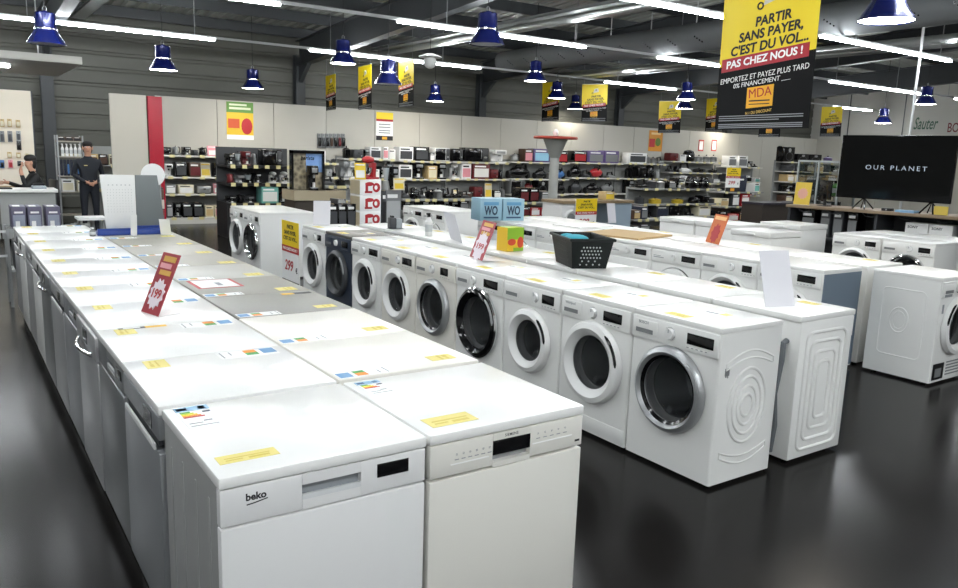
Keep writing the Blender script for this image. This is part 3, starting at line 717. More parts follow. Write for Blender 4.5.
def mk_vacuum(r, c, a='black'):
    MB().ball((0,0,.42), .46,.4,.36, seg=20).build('body', CM(c), r)
    for sx in (-1,1): MB().cyl((sx*.4,.1,.26), .26, sx*.09, axis='x', seg=18).build('wheel', BLACKM, r)
    MB().tube([(0,-.3,.6),(-.05,-.45,.8),(.1,-.3,.98),(.3,0,.95),(.42,.3,.6),(.3,.46,.2)], .05, seg=8).build('hose', BLACKM, r)
    MB().tube([(-.12,.1,.72),(-.12,0,.86),(.12,0,.86),(.12,.1,.72)], .035, seg=8).build('handle', CM(a), r)
def mk_blender(r, c, a=None):
    MB().lathe([(0,0),(.46,0),(.44,.1),(.3,.34),(0,.36)], seg=20).build('base', CM(c), r)
    MB().lathe([(.24,.36),(.4,.84),(.38,.85),(.22,.38)], seg=20).build('jug', mat('clear_jug', '#c9d3d6', .1, alpha=.5), r)
    MB().lathe([(0,1),(.16,1),(.18,.92),(.4,.9),(.4,.84),(0,.84)], seg=20).build('lid', BLACKM, r)
    MB().cyl((0,-.36,.16), .1, -.08, axis='y', seg=12).build('dial', STEEL, r)
    MB().tube([(.38,0,.8),(.5,0,.74),(.48,0,.5),(.32,0,.46)], .04, seg=8).build('handle', BLACKM, r)
def mk_mixer(r, c, a=None):
    MB().box(-.4,-.5,0,.4,.5,.09, bev=.03).build('base', CM(c), r)
    MB().prism([(.2,.05),(.48,.05),(.5,.7),(.28,.72)], -.2, .2, bev=.04, M=Matrix.Rotation(PI/2, 4, 'Z')).build('column', CM(c), r)
    MB().ball((0,-.02,.83), .24,.5,.17, seg=18).build('head', CM(c), r)
    MB().lathe([(0,.1),(.16,.1),(.3,.3),(.33,.5),(.31,.5),(.28,.31),(.15,.12)], seg=20, M=Matrix.Translation((0,-.2,0))).build('bowl', CHROME, r)
    MB().cyl((0,-.2,.45), .03, .25, seg=8).build('whisk', STEEL, r)
def mk_fryer(r, c, a=None):
    MB().lathe([(0,0),(.42,0),(.48,.2),(.46,.62),(.36,.9),(.15,1),(0,1)], seg=20).build('body', CM(c), r)
    MB().box(-.06,-.62,.3,.06,-.44,.4, bev=.02).build('handle', DGREY, r)
    MB().box(-.2,-.49,.56,.2,-.44,.72, bev=.02).build('display', DGREY, r)
    MB().lathe([(.465,.46),(.475,.48),(.465,.5)], seg=20).build('trim_ring', CHROME, r)
def mk_pot(r, c, a=None):
    MB().lathe([(0,0),(.4,0),(.42,.05),(.42,.66),(.44,.7),(.40,.72),(.2,.84),(0,.86)], seg=20).build('body', CM(c), r)
    MB().cyl((0,0,.86), .08, .14, seg=12).build('lid_knob', BLACKM, r)
    for sx in (-1,1): MB().tube([(sx*.4,-.1,.55),(sx*.5,-.08,.58),(sx*.5,.08,.58),(sx*.4,.1,.55)], .025, seg=6).build('handle', BLACKM, r)
def mk_iron(r, c, a=None):
    MB().prism([(-.5,.06),(.5,.06),(.3,.3),(-.1,.5),(-.45,.4)], -.35, .35, bev=.08).build('body', CM(c), r)
    MB().tube([(-.42,0,.36),(-.4,0,.85),(.1,0,.95),(.25,0,.4)], .09, seg=8).build('handle', BLACKM, r)
    MB().prism([(-.5,0),(.52,0),(.5,.06),(-.5,.06)], -.38, .38).build('soleplate', STEEL, r)
def mk_bottle(r, c, a='black'):
    MB().lathe([(0,0),(.45,0),(.48,.04),(.48,.62),(.2,.78),(.2,.84),(0,.84)], seg=18).build('body', CM(c), r)
    MB().cyl((0,0,.83), .22, .12, seg=14).box(-.35,-.08,.93,.2,.08,1).build('cap', CM(a), r)
    MB().lathe([(.484,.2),(.486,.21),(.486,.5),(.484,.51)], seg=18).build('bottle_label', colour('#c4c8c8', .5), r)
def mk_speaker(r, c, a=None):
    MB().box(-.5,-.5,0,.5,.5,1, bev=.02).build('cabinet', CM(c), r)
    MB().lathe([(0,-.01),(.1,.0),(.26,-.03),(.36,.02),(.36,0)], seg=20, M=Matrix.Translation((0,-.5,.36)) @ Matrix.Rotation(PI/2,4,'X') @ Matrix.Diagonal((1,.8,1,1))).build('woofer', DGREY, r)
    MB().cyl((0,-.5,.78), .14, -.02, axis='y', seg=16).build('tweeter', STEEL, r)
def mk_pack(r, c, a='white'):
    MB().box(-.5,-.1,0,.5,.1,1, bev=.02).build('card', CM(a), r)
    MB().box(-.34,-.5,.12,.34,-.08,.72, bev=.1).build('blister', CM(c), r)
    MB().box(-.08,-.12,.84,.08,-.09,.92).build('hang_hole', DGREY, r)
def mk_sign(r, c, a='white'):
    M = Matrix.Rotation(-.2, 4, 'X')
    MB().box(-.5,-.03,0,.5,.03,1, M=M).build('card', CM(c), r)
    MB().box(-.4,-.05,.1,.4,-.025,.55, M=M).box(-.4,-.05,.84,.4,-.025,.92, M=M).build('print_panel', CM(a), r)
    MB().box(-.5,-.02,0,.5,.5,.03).build('card_foot', CM(c), r)
MK = dict(carton=(mk_carton,'carton','box'), kettle=(mk_kettle,'kettle','kettle'), toaster=(mk_toaster,'toaster','toaster'), coffee=(mk_coffee,'coffee_machine','coffee machine'),
 microwave=(mk_microwave,'microwave_oven','microwave'), vacuum=(mk_vacuum,'vacuum_cleaner','vacuum cleaner'), blender=(mk_blender,'blender','blender'), mixer=(mk_mixer,'stand_mixer','mixer'),
 fryer=(mk_fryer,'air_fryer','fryer'), pot=(mk_pot,'cooking_pot','pot'), iron=(mk_iron,'clothes_iron','iron'), bottle=(mk_bottle,'bottle','bottle'), speaker=(mk_speaker,'loudspeaker','speaker'),
 pack=(mk_pack,'blister_pack','pack'), sign=(mk_sign,'price_card','sign'))
REG = []
def item(kind, c, loc, size, rz=0, a=None, where='', look=None, label=None, group=None):
    fn, nm, cat = MK[kind]; key = (kind, c, a)
    if key not in PROTO:
        r = thing(nm, '', cat); (fn(r, c, a) if a else fn(r, c)); PROTO[key] = r; r.location = loc; r.rotation_euler = (0,0,rz)
    else: r = dup(PROTO[key], loc, rz)
    if 'label' in r and not label: del r['label']
    r.scale = size
    if group: r['group'] = group
    elif 'group' in r: del r['group']
    if label: r['label'] = label
    else: REG.append((r, '%s %s%s' % (c, look or nm.replace('_',' '), ' '+where if where else ''), loc))
    return r
def finish_labels():
    by = {}
    for r, l, loc in REG: by.setdefault(l, []).append((r, loc))
    for l, q in by.items():
        if len(q) == 1: q[0][0]['label'] = l; continue
        q.sort(key=lambda t: (t[1][0]-CAM.x)/max(.1, (t[1][1]-CAM.y)))
        for i, (r, _) in enumerate(q):
            e = 'leftmost' if i == 0 else 'rightmost' if i == len(q)-1 else (ORD[i] if i < 12 else str(i+1)+'th') + ' from left'
            r['label'] = l + ', ' + e
def stock(kind, c, x0, x1, yt, Y, z, depth=.28, a=None, where='', look=None, label=None, rz=0, ybase=None, group=None, hmax=None):
    """a thing standing at height z on a shelf whose front is at Y; width and height read off the photo"""
    base = on_y((x0+x1)/2, yt, Y)
    # pixel row of the shelf top under it
    X0 = on_y(x0, yt, Y).x; X1 = on_y(x1, yt, Y).x
    h = base.z - z
    if hmax: h = min(h, hmax)
    return item(kind, c, ((X0+X1)/2, Y+depth/2+.03, z+.002), (max(.03, X1-X0), depth, max(.04, h)), rz, a, where, look, label, group)
TAGY = mat('yellow_shelf_tag', '#d6cd98', .6)
SHELFW = mat('shelf_white', '#cfcec8', .45)
SHELFG = mat('shelf_grey', '#8c8e8d', .45)
def shelving(label, X0, X1, Yf, Yb, levels, m=SHELFW, back=True, ztop=None, tags=6, seed=1, tagrows=None):
    r = thing('shelf_unit', label, 'shelf', ((X0+X1)/2, (Yf+Yb)/2, 0)); w = (X1-X0)/2; d = (Yb-Yf)/2; R = random.Random(seed)
    ztop = ztop or levels[-1]+.05
    for sx in (-1,1): MB().box(sx*w-.02, d-.05, 0, sx*w+.02, d, ztop).build('upright', SHELFG, r)
    if back: MB().box(-w+.02, d-.03, .05, w-.02, d-.012, ztop).build('back_panel', mat('shelf_back_grey', '#8a8c8a', .6), r)
    MB().box(-w, -d, 0, w, d-.06, levels[0]-.03).build('plinth', m, r) if levels[0] < .3 else None
    for li, z in enumerate(levels):
        MB().box(-w, -d, z-.03, w, d-.05, z, bev=.003).build('shelf', m, r)
        if tagrows is None or li in tagrows:
            for i in range(tags):
                x = -w+(i+.5)*2*w/tags+R.uniform(-.05,.05)
                MB().box(x-.05, -d-.012, z-.045, x+.05, -d-.001, z+.012).build('price_tag', TAGY, r)
    return r
YS = 15.0     # front plane of the back-wall shelves

# ---- bay at the left end of the back wall
LA = [.13,.62,.97,1.41]
shelving('white shelf bay at the left end of the back wall, under the apple poster', 3.18, 4.80, YS, YS+.45, LA, tags=5, seed=2)
W1 = ['on the bottom shelf under the apple poster','on the second shelf under the apple poster','on the third shelf under the apple poster','on the top shelf under the apple poster']
for k, c, x0, x1, yt, lv, a in (('toaster','black',163,172,147,3,None),('kettle','silver',173,182,146,3,None),('coffee','black',184,192,147,3,'silver'),('toaster','dark grey',194,199,150,3,None),
   ('kettle','black',200,209,147,3,None),('sign','pink',210,221,146,3,'white'),('kettle','dark red',222,231,147,3,None),('kettle','silver',233,241,147,3,None),
   ('coffee','white',165,174,164,2,'black'),('carton','black',176,187,162,2,'dark grey'),('carton','brown',190,201,163,2,'dark red'),('sign','cream',203,213,163,2,'yellow'),('coffee','black',215,221,163,2,'silver'),('coffee','black',222,228,164,2,'silver'),('carton','black',230,237,163,2,'dark grey'),
   ('carton','grey',166,176,185,1,'white'),('carton','cream',179,194,185,1,'white'),('toaster','silver',198,212,186,1,None),('sign','pink',216,227,184,1,'white'),('carton','red',229,238,186,1,'white'),
   ('carton','dark grey',167,173,203,0,'silver'),('coffee','black',175,182,203,0,'silver'),('carton','black',183,193,201,0,'dark grey'),('carton','black',194,204,201,0,'dark grey'),('carton','cream',206,214,206,0,'tan'),('carton','cream',215,227,206,0,'pink')):
    stock(k, c, x0, x1, yt, YS, LA[lv], .3, a, W1[lv], hmax=.30 if lv < 3 else None)

# ---- tiered coffee stand in front
YG = 12.2
def yz(px, py, Y): return on_y(px, py, Y).z
T = [(223,262,208),(228,264,190),(234,300,168)]
g0, g1 = on_y(228,200,YG).x, on_y(300,200,YG).x
r = thing('display_stand', 'dark tiered display stand crowded with coffee machines, right of the first bay', 'display stand', ((g0+g1)/2, YG+.35, 0))
w = (g1-g0)/2; GL = [.62,.98,1.30]
for i, z in enumerate(GL):
    MB().box(-w, -.35+.0*i, z-.035, w, .35, z).build('shelf', BLACKM, r)
    for q in range(6): MB().box(-w+.06+q*(2*w-.1)/6, -.365, z-.05, -w+.14+q*(2*w-.1)/6, -.351, z+.015).build('price_tag', TAGY, r)
MB().box(-w, .3, 0, w, .35, 1.62).build('back_panel', DGREY, r)
for sx in (-1,1): MB().box(sx*w-.02, -.35, 0, sx*w+.02, .3, .64).build('side_panel', BLACKM, r)
WG = ['on the lower tier of the coffee stand','on the middle tier of the coffee stand','on the top tier of the coffee stand']
for lv, xs, yt in ((2, [(229,236),(237,244),(245,252),(253,260)], 151),(1,[(229,237),(238,246),(247,255),(256,263)],173),(0,[(229,238),(239,247),(248,256)],194)):
    for i, (x0, x1) in enumerate(xs):
        stock(('coffee','kettle','coffee','blender')[(i+lv) % 4], ('black','dark red','black','silver','dark grey')[(i*2+lv) % 5], x0, x1, yt+random.Random(i+lv).uniform(0,3), YG, GL[lv], .3, None, WG[lv], hmax=.27)
stock('microwave','black',264,283,150,YG,GL[2],.32,None,WG[2])
stock('mixer','white',271,281,158+14,YG,GL[1],.3,None,WG[1],hmax=.27); stock('mixer','white',282,292,158+14,YG,GL[1],.3,None,WG[1],hmax=.27)
stock('carton','teal',262,279,187,YG,GL[0],.3,'white',WG[0],hmax=.3); stock('coffee','black',281,289,187,YG,GL[0],.3,None,WG[0],hmax=.3)

# ---- coffee light box with wooden counter
YP = 10.9
a, b_ = on_y(293,150,YP), on_y(326,190,YP)
r = thing('display_cabinet', 'black framed coffee poster light box on a tan counter', 'display', ((a.x+b_.x)/2, YP+.12, 0)); w = (b_.x-a.x)/2
MB().box(-w-.02,-.25,0,w+.25,.25,b_.z-.0).build('counter_body', colour('#3a332b',.6), r)
MB().box(-w-.05,-.28,b_.z-.17,w+.3,.28,b_.z).build('countertop', colour('#a3987f',.5), r)
zt = a.z
for args in ((-w,-.06,b_.z,-w+.03,.06,zt),(w-.03,-.06,b_.z,w,.06,zt),(-w,-.06,zt-.05,w,.06,zt)): MB().box(*args).build('frame', BLACK, r)
pm = bpy.data.materials.new('coffee_poster'); pm.use_nodes = True; nt = pm.node_tree; bs = nt.nodes['Principled BSDF']
vo = nt.nodes.new('ShaderNodeTexVoronoi'); vo.inputs['Scale'].default_value = 14; tc = nt.nodes.new('ShaderNodeTexCoord')
rp = nt.nodes.new('ShaderNodeValToRGB'); rp.color_ramp.elements[0].color = lin('#3a3429'); rp.color_ramp.elements[1].color = lin('#b3a88c')
nt.links.new(tc.outputs['Object'], vo.inputs['Vector']); nt.links.new(vo.outputs['Distance'], rp.inputs[0]); nt.links.new(rp.outputs[0], bs.inputs['Base Color'])
MB().box(-w+.03,.0,b_.z,w-.03,.03,zt-.05).build('poster', pm, r)
MB().box(-.02,-.006,b_.z+.3,w-.03,.0,zt-.05).build('blue_field', colour('#7fa6dc',.5), r)
MB().text('barista', .09, at_front(0,-.008,zt-.13), off=.02, shear=.3).build('lettering', BLACK, r)
stock('coffee','black',311,320,166,YP-.2,b_.z,.22,'silver',label='slim black coffee machine in front of the coffee poster')
stock('sign','cream',312,329,187+2,9.3,on_y(320,213,9.3).z,.1,'yellow',label='folded cream and yellow price card left of the red mixer cartons') if False else None

# ---- generic bays along the back wall with the goods the photo shows
def bay(label, x0, x1, Yf, levels, rows, where, depth=.45, tags=5, seed=3, back=True, ztop=None):
    ym = 180
    X0, X1 = on_y(x0, ym, Yf).x+.025, on_y(x1, ym, Yf).x-.025
    shelving(label, X0, X1, Yf, Yf+depth, levels, SHELFW, back, ztop, tags, seed)
    RB = random.Random(seed*13+1)
    for lv in range(len(levels)):          # the remaining stock of a crowded shelf
        rows.setdefault(lv, [])
        used = sorted((q[2], q[3]) for q in rows[lv]); gaps = []; p = x0+2
        for a_, b_ in used + [(x1-1, x1-1)]:
            if a_-p > 5: gaps.append((p, a_))
            p = max(p, b_)
        for a_, b_ in gaps:
            q = a_+.8
            while q < b_-4:
                wd = min(RB.uniform(5, 10), b_-.8-q)
                if wd < 3.5: break
                kk, cc = RB.choice([('coffee','black'),('toaster','black'),('kettle','black'),('pot','silver'),('fryer','black'),('iron','dark grey'),('vacuum','dark grey'),('carton','dark grey'),('carton','black'),('kettle','silver'),('blender','silver'),('toaster','dark grey'),('pot','black'),('carton','cream'),('carton','white'),('toaster','dark red'),('sign','cream')])
                rows[lv].append((kk, cc, q, q+wd, None, {'cc':0,'carton':'white','sign':'yellow'}.get(kk))); q += wd+1
    names = {2:['bottom','top'],3:['bottom','middle','top'],4:['bottom','second','third','top']}[len(levels)]
    for lv, its in rows.items():
        for k, c, p0, p1, yt, a in its:
            p0, p1 = max(p0, x0+1), min(p1, x1-1)
            if p1-p0 < 3: continue
            if yt is None:
                pz = CAM + ray((p0+p1)/2, 180)*((Yf-CAM.y)/ray((p0+p1)/2, 180).y)
                yt = 180-(levels[lv]+RB.uniform(.2,.3)-pz.z)*FPX/((pz-CAM).dot(_f))
            stock(k, c, p0, p1, yt, Yf, levels[lv], .10 if k == 'sign' else min(.3, depth-.1), a, 'on the %s shelf %s' % (names[lv], where), hmax=(levels[lv+1]-levels[lv]-.045) if lv+1 < len(levels) else None)
bay('white shelf bay behind the coffee light box', 300, 340, YS-.02, [.62,1.0,1.32], {
    2:[('kettle','silver',327,332,160,None),('kettle','dark grey',334,339,159,None)],
    1:[('toaster','silver',327,333,169,None),('pot','black',334,340,172,None)],
    0:[('fryer','black',328,339,186,None)]}, 'behind the coffee poster', tags=4)
bay('white shelf bay behind the red mixer', 343, 398, YS, [.45,.98,1.44], {
    2:[('carton','white',371,382,147,'dark grey'),('carton','white',384,389,147,'pink')],
    1:[('coffee','silver',343,350,161,None),('coffee','white',351,356,161,None),('blender','black',388,396,162,None)],
    0:[('pot','silver',346,356,188,None)]}, 'behind the red mixer', tags=5, seed=5)
bay('white shelf bay above the pair of far laundry machines', 399, 452, YS, [.45,.98,1.42], {
    2:[('carton','white',399,414,147,'dark grey'),('carton','black',416,430,147,'dark grey'),('microwave','white',436,452,148,None)],
    1:[('carton','white',398,413,165,'dark grey'),('coffee','black',415,426,163,None),('carton','tan',429,438,166,'cream'),('coffee','black',439,448,163,None)],
    0:[('iron','silver',405,414,184,None),('iron','white',424,434,187,None),('toaster','black',435,442,190,None),('blender','silver',443,450,189,None)]}, 'above the far laundry pair', tags=6, seed=6)
bay('white shelf bay left of the column with the red round top', 453, 510, YS, [.5,1.0,1.43], {
    2:[('microwave','black',454,464,149,None),('microwave','black',466,490,148,None),('coffee','white',495,509,150,None)],
    1:[('mixer','white',452,462,163,None),('carton','white',463,472,164,'pink'),('carton','dark red',474,491,163,'white')],
    0:[('sign','cream',455.5,461,190,'yellow'),('carton','black',462,474,192,'brown'),('toaster','dark red',475.5,484,187,None),('sign','cream',487,494,183,'yellow')]}, 'left of the red topped column', tags=6, seed=7)
bay('white shelf bay directly behind the column with the red round top', 511, 570, YS, [.6,1.02,1.47], {
    2:[('carton','brown',526,534,149,'pink'),('carton','purple',535,551,149,'light blue'),('carton','black',558,573,151,'red')],
    1:[('toaster','black',499,512,163,None),('vacuum','black',512,534,162,None),('vacuum','black',539,550,167,None),('vacuum','blue',556,570,168,None)],
    0:[('microwave','silver',512,526,179,None),('vacuum','dark red',528,537,176,None),('speaker','black',539,549,180,None),('vacuum','black',560,569,179,None)]}, 'behind the red topped column', tags=5, seed=8)
bay('white shelf bay right of the column with the red round top', 571, 623, YS, [.62,1.07,1.5], {
    2:[('carton','black',575,588,151,'red'),('carton','purple',590,605,151,'grey'),('carton','purple',606,620,151,'grey')],
    1:[('vacuum','black',574,586,162,None),('vacuum','red',594,607,166,None),('iron','silver',611,619,172,None)],
    0:[('vacuum','dark grey',575,586,178,None),('vacuum','black',590,603,182,None),('vacuum','grey',605,618,182,None)]}, 'right of the red topped column', tags=5, seed=9)
bay('white shelf bay below the small orange poster', 624, 668, YS, [.62,1.07,1.52], {
    2:[('carton','white',630,648,153,'dark grey'),('iron','silver',661,674,157,None)],
    1:[('pot','black',630,637,166,None),('toaster','black',640,648,167,None),('fryer','black',650,658,165,None)],
    0:[('coffee','black',630,636,178,None),('pot','silver',638,645,182,None),('pot','black',648,658,181,None)]}, 'below the orange poster', tags=6, seed=10)
bay('white shelf bay with pans right of the orange poster', 669, 722, YS, [.55,.95,1.28,1.62], {
    3:[('fryer','black',688,699,150,None),('pot','silver',700,707,155,None),('pot','silver',708,714,155,None),('pot','silver',715,722,155,None)],
    2:[('iron','white',684,696,163,None),('pot','black',697,710,168,None),('pot','black',713,722,169,None)],
    1:[('pot','yellow',655,668,176,None),('pot','silver',670,680,176,None),('toaster','black',693,702,179,None),('fryer','black',703,711,181,None),('carton','grey',714,721,179,'white')],
    0:[('carton','black',672,684,198,'navy'),('carton','cream',686,706,199,'white'),('carton','red',708,720,198,'white')]}, 'right of the orange poster', tags=7, seed=11)
bay('white shelf bay with pale panels near the wall corner', 724, 762, YS, [.55,1.0,1.5], {
    2:[('carton','white',730,738,156,'grey'),('carton','white',740,749,156,'grey'),('iron','black',755,762,164,None)],
    1:[('carton','white',756,762,178,'teal'),('pack','black',748,754,176,None)],
    0:[('carton','red',744,752,200,'white'),('carton','grey',735,742,200,'white')]}, 'near the wall corner', tags=4, seed=12)
# utensils and the helmet-like bowl hanging on the wall
for i in range(7):
    x = 319+i*4
    p = on_y(x, 150, 15.35)
    item('pack', ('black','dark grey','black','brown','black','dark red','black')[i], (on_y(x,148,15.44).x, 15.4445, on_y(x,148,15.44).z), (.085, .15, .33), 0, 'grey', 'hanging on the white wall panel', look='utensil pack')
# end of aisle tower of cartons with red mixers printed on them
YM = 10.5
def carton_at(label, x0, x1, yt, yb, Y, d, c, a, deco=None, rz=0):
    A, B = on_y(x0, yt, Y), on_y(x1, yb, Y)
    r = item('carton', c, ((A.x+B.x)/2, Y+d/2, B.z), (B.x-A.x, d, A.z-B.z), rz, a, label=label)
    return r
zb = 0
bx0, bx1 = on_y(360,200,YM).x, on_y(381,200,YM).x
plinth = thing('pallet_box', 'white and tan pallet stand under the red mixer cartons', 'stand', ((bx0+bx1)/2+.25, YM+.25, 0))
MB().box(-.55,-.3,0,.55,.3,.30).build('body', colour('#8a7a5c',.7), plinth); MB().box(-.57,-.32,.30,.57,.32,.32).build('top_board', PAPER, plinth)
def mixer_carton(z0, z1, label):
    r = thing('mixer_carton', label, 'box', ((bx0+bx1)/2, YM+.2, z0)); w = (bx1-bx0)/2; h = z1-z0
    MB().box(-w,-.2,0,w,.2,h, bev=.004).build('box_body', PAPER, r)
    MB().box(-w-.001,-.19,.02,-w+.001,.19,h-.02).build('side_print', colour('#c9bda0',.6), r)
    q = MB().box(-w*.55,-.203,h*.15,w*.15,-.199,h*.28, RED).box(-w*.5,-.203,h*.2,-w*.25,-.199,h*.8, RED).ball((-w*.1,-.2,h*.72), w*.42,.004,h*.13, RED)
    q.ball((w*.55,-.2,h*.5), w*.36,.004,h*.3, RED).ball((w*.5,-.203,h*.5), w*.15,.003,h*.14, PAPER)
    q.build('printed_mixer', RED, r)
    return r
z2 = on_y(370,179.5,YM).z; hh = (z2-.32)/3
for i in range(3): mixer_carton(.32+i*hh, .32+(i+1)*hh-.002, 'white carton with a red mixer print, %s of the stack' % ('bottom','middle','top')[i])
r = item('mixer','red',((bx0+bx1)/2+.05, YM+.2, z2), (.30,.36,on_y(370,156,YM).z-z2), -1.0, label='red stand mixer standing on top of the mixer cartons')
stock('sign','yellow',357,368,163,YM-.12,z2,.1,'white',label='yellow price card leaning beside the red stand mixer') 
for (x0,x1,yt,c,a,lab) in ((383,387,191,'dark grey','black','narrow dark carton between the mixer cartons and the grey appliance carton'),):
    A = on_y(x0,yt,YM); B = on_y(x1,yt,YM)
    item('carton', c, ((A.x+B.x)/2, YM+.2, .322), (B.x-A.x, .36, A.z-.322), 0, a, label=lab)
A, B = on_y(386.5,190,YM), on_y(402,190,YM)
pc = item('carton','grey',((A.x+B.x)/2, YM+.2,.322),(B.x-A.x,.36,A.z-.322),0,'silver',label='grey appliance carton standing right of the red mixer cartons')
MB().text('Panasonic', .07, at_front(0,-.516,.06), off=.02, wfit=.8).build('lettering', INK, pc)
stock('blender','silver',386,393,164,YM,A.z+.001,.2,None,label='steel blender standing on the grey appliance carton')
stock('coffee','black',393.5,400,167,YM,A.z+.001,.2,None,label='black coffee machine standing on the grey appliance carton')
A = on_y(395,192,9.9)
stock('sign','cream',396,407,178,YM-.15,on_y(400,191,YM-.15).z if False else A.z*0+on_y(386.5,190,YM).z+.001,.1,'yellow',label='cream and yellow price card in front of the blender')
# black cartons left of them
A = on_y(330,204,9.6)
tb = thing('low_table', 'low dark table carrying black cartons, left of the mixer cartons', 'table', (on_y(342,215,9.6).x, 9.8, 0))
MB().box(-.42,-.25,.36,.42,.25,.4).build('tabletop', BLACKM, tb)
for sx in (-1,1):
    for sy in (-1,1): MB().box(sx*.38-.02, sy*.2-.02, 0, sx*.38+.02, sy*.2+.02, .36).build('leg', BLACKM, tb)
for i in range(3):
    x0 = 330+i*9; A0, A1 = on_y(x0,204,9.6), on_y(x0+8.5,204,9.6)
    item('carton','black',((A0.x+A1.x)/2, 9.8, .401),(A1.x-A0.x,.36,A0.z-.401),0,'dark grey',where='on the low table left of the mixer cartons')
    if i == 1: item('carton','dark grey',((A0.x+A1.x)/2, 9.8, A0.z+.001),(A1.x-A0.x,.3,.07),0,'silver',label='flat dark carton lying on the middle black carton')

# ---- column with a red round top
YC = 10
c0 = on_y(555,150,YC)
r = thing('display_column', 'grey column with a cone neck and flat red round top', 'column', (c0.x, YC, 0))
MB().cyl((0,0,0), .09, 1.62, seg=24).build('shaft', colour('#a3a49f',.45), r)
MB().lathe([(.09,1.62),(.1,1.64),(.24,1.98),(0,1.98)], seg=28).build('neck', colour('#8f918d',.45), r)
MB().lathe([(0,1.98),(.42,1.98),(.43,2.0),(.42,2.03),(0,2.03)], seg=36).build('round_top', colour('#a83f2f',.5), r)
MB().cyl((0,0,0), .26, .03, seg=28).build('base_plate', DGREY, r)
MB().ball((0,0,2.1), .05, .05, .07, seg=14).build('finial', PAPER, r)

# ---- blue cartons and others at the far end of the third row
for i in range(2):
    x0 = 479+i*21
    A, B = on_z(x0+3,221,.851), on_z(x0+21,221,.851)
A = on_z(482,221,.851)
for i in range(2):
    r = thing('cube_carton', ('light blue carton, left of the two, on the far end of the machine row','light blue carton, right of the two, on the far end of the machine row')[i], 'box', (5.04+.30*i, 6.10-.06*i, .851), -.18)
    MB().box(-.145,-.145,0,.145,.145,.27, bev=.004).build('box_body', colour('#8db0c0',.5), r)
    MB().text('WO', .15, at_front(0,-.146,.12), off=.03, wfit=.18, m=colour('#22384e',.6)).box(-.1,-.148,.19,.1,-.145,.23, colour('#5f95b8',.6)).box(-.1,-.148,.03,.1,-.145,.05, colour('#35506b',.6)).build('print', colour('#35506b',.6), r)
    MB().box(-.13,-.13,.27,.13,.13,.2715).build('flap_panel', colour('#a6c6d2',.5), r)
# ---- counter with a cardboard top in the middle distance
YK = 8.6
A, B = on_y(563,201,YK), on_y(634,203,YK)
r = thing('counter_unit', 'white counter with a brown worktop behind the dark basket', 'counter', ((A.x+B.x)/2, YK+.3, 0)); w = (B.x-A.x)/2; zt = A.z
MB().box(-w,-.3,zt-.05,w,.3,zt).build('worktop', colour('#8d7a5f',.55), r)
MB().box(-w+.02,-.26,0,-w*.42,.28,zt-.052).build('side_cabinet', PLAST, r)
MB().box(w*.32,-.26,0,w-.02,.28,zt-.052).build('side_cabinet', colour('#9fb0bd',.45), r)
MB().box(-w*.42,.1,0,w*.32,.28,zt-.052).build('back_panel', colour('#8a8d8e',.5), r)
lx = -w*.72
MB().lathe([(.10,.0),(.15,.03),(.18,.0)], PLAST, 28, Matrix.Translation((lx,-.262,zt-.33)) @ Matrix.Rotation(PI/2,4,'X')).build('porthole_ring', SILVER, r)
MB().cyl((lx,-.26,zt-.33), .10, -.008, axis='y', seg=24).build('porthole', MGREY, r)
def price_poster(label, loc, rz, w, h, body='upright', name='price_poster'):
    r = thing(name, label, 'poster', loc, rz)
    MB().box(-w/2,-.006,0,w/2,.006,h).build('board', PAPER, r)
    MB().box(-w/2,-.008,h*.66,w/2,-.005,h).build('yellow_field', YEL, r)
    mb = MB()
    mb.text('PARTIR', h*.075, at_front(0,-.009,h*.92), off=.03, shear=.15).text('SANS PAYER,', h*.075, at_front(0,-.009,h*.84), off=.03, shear=.15).text("C'EST DU VOL...", h*.07, at_front(0,-.009,h*.76), off=.03, shear=.15, wfit=w*.8)
    mb.build('lettering', INK, r)
    MB().box(-w/2,-.009,h*.57,w/2,-.005,h*.66).build('red_band', RED, r)
    MB().text('PAS CHEZ NOUS !', h*.05, at_front(0,-.010,h*.615), off=.03, wfit=w*.85).build('band_lettering', PAPER, r)
    MB().box(-w/2,-.008,0,w/2,-.005,h*.18).build('black_field', BLACKM, r)
    MB().box(-w*.14,-.009,h*.03,w*.14,-.006,h*.15).build('logo_field', colour('#e8a020',.5), r)
    MB().text('299', h*.2, at_front(-w*.1,-.007,h*.38), off=.02, shear=.2, wfit=w*.5).build('price_figures', RED, r)
    MB().text('€', h*.1, at_front(w*.36,-.007,h*.34), off=.03).build('euro_mark', INK, r)
    return r
p0 = on_y(583,225,YK-.35); p1 = on_y(606,198,YK-.35)
price_poster('yellow, red and white price poster leaning on the brown topped counter', ((p0.x+p1.x)/2, YK-.02, zt-.60), 0, (p1.x-p0.x), .66) if False else None
pp_ = price_poster('yellow and red price poster hanging on the front of the brown topped counter', ((p0.x+p1.x)/2+.1, YK-.02, zt-.62), 0, (p1.x-p0.x), .66)
stock('carton','tan',607,616,192,YK+.1,zt+.001,.2,'yellow',label='small tan carton on the brown topped counter')
stock('toaster','white',566,580,194,YK+.1,zt+.001,.2,None,label='white toaster on the left end of the brown topped counter') if False else None

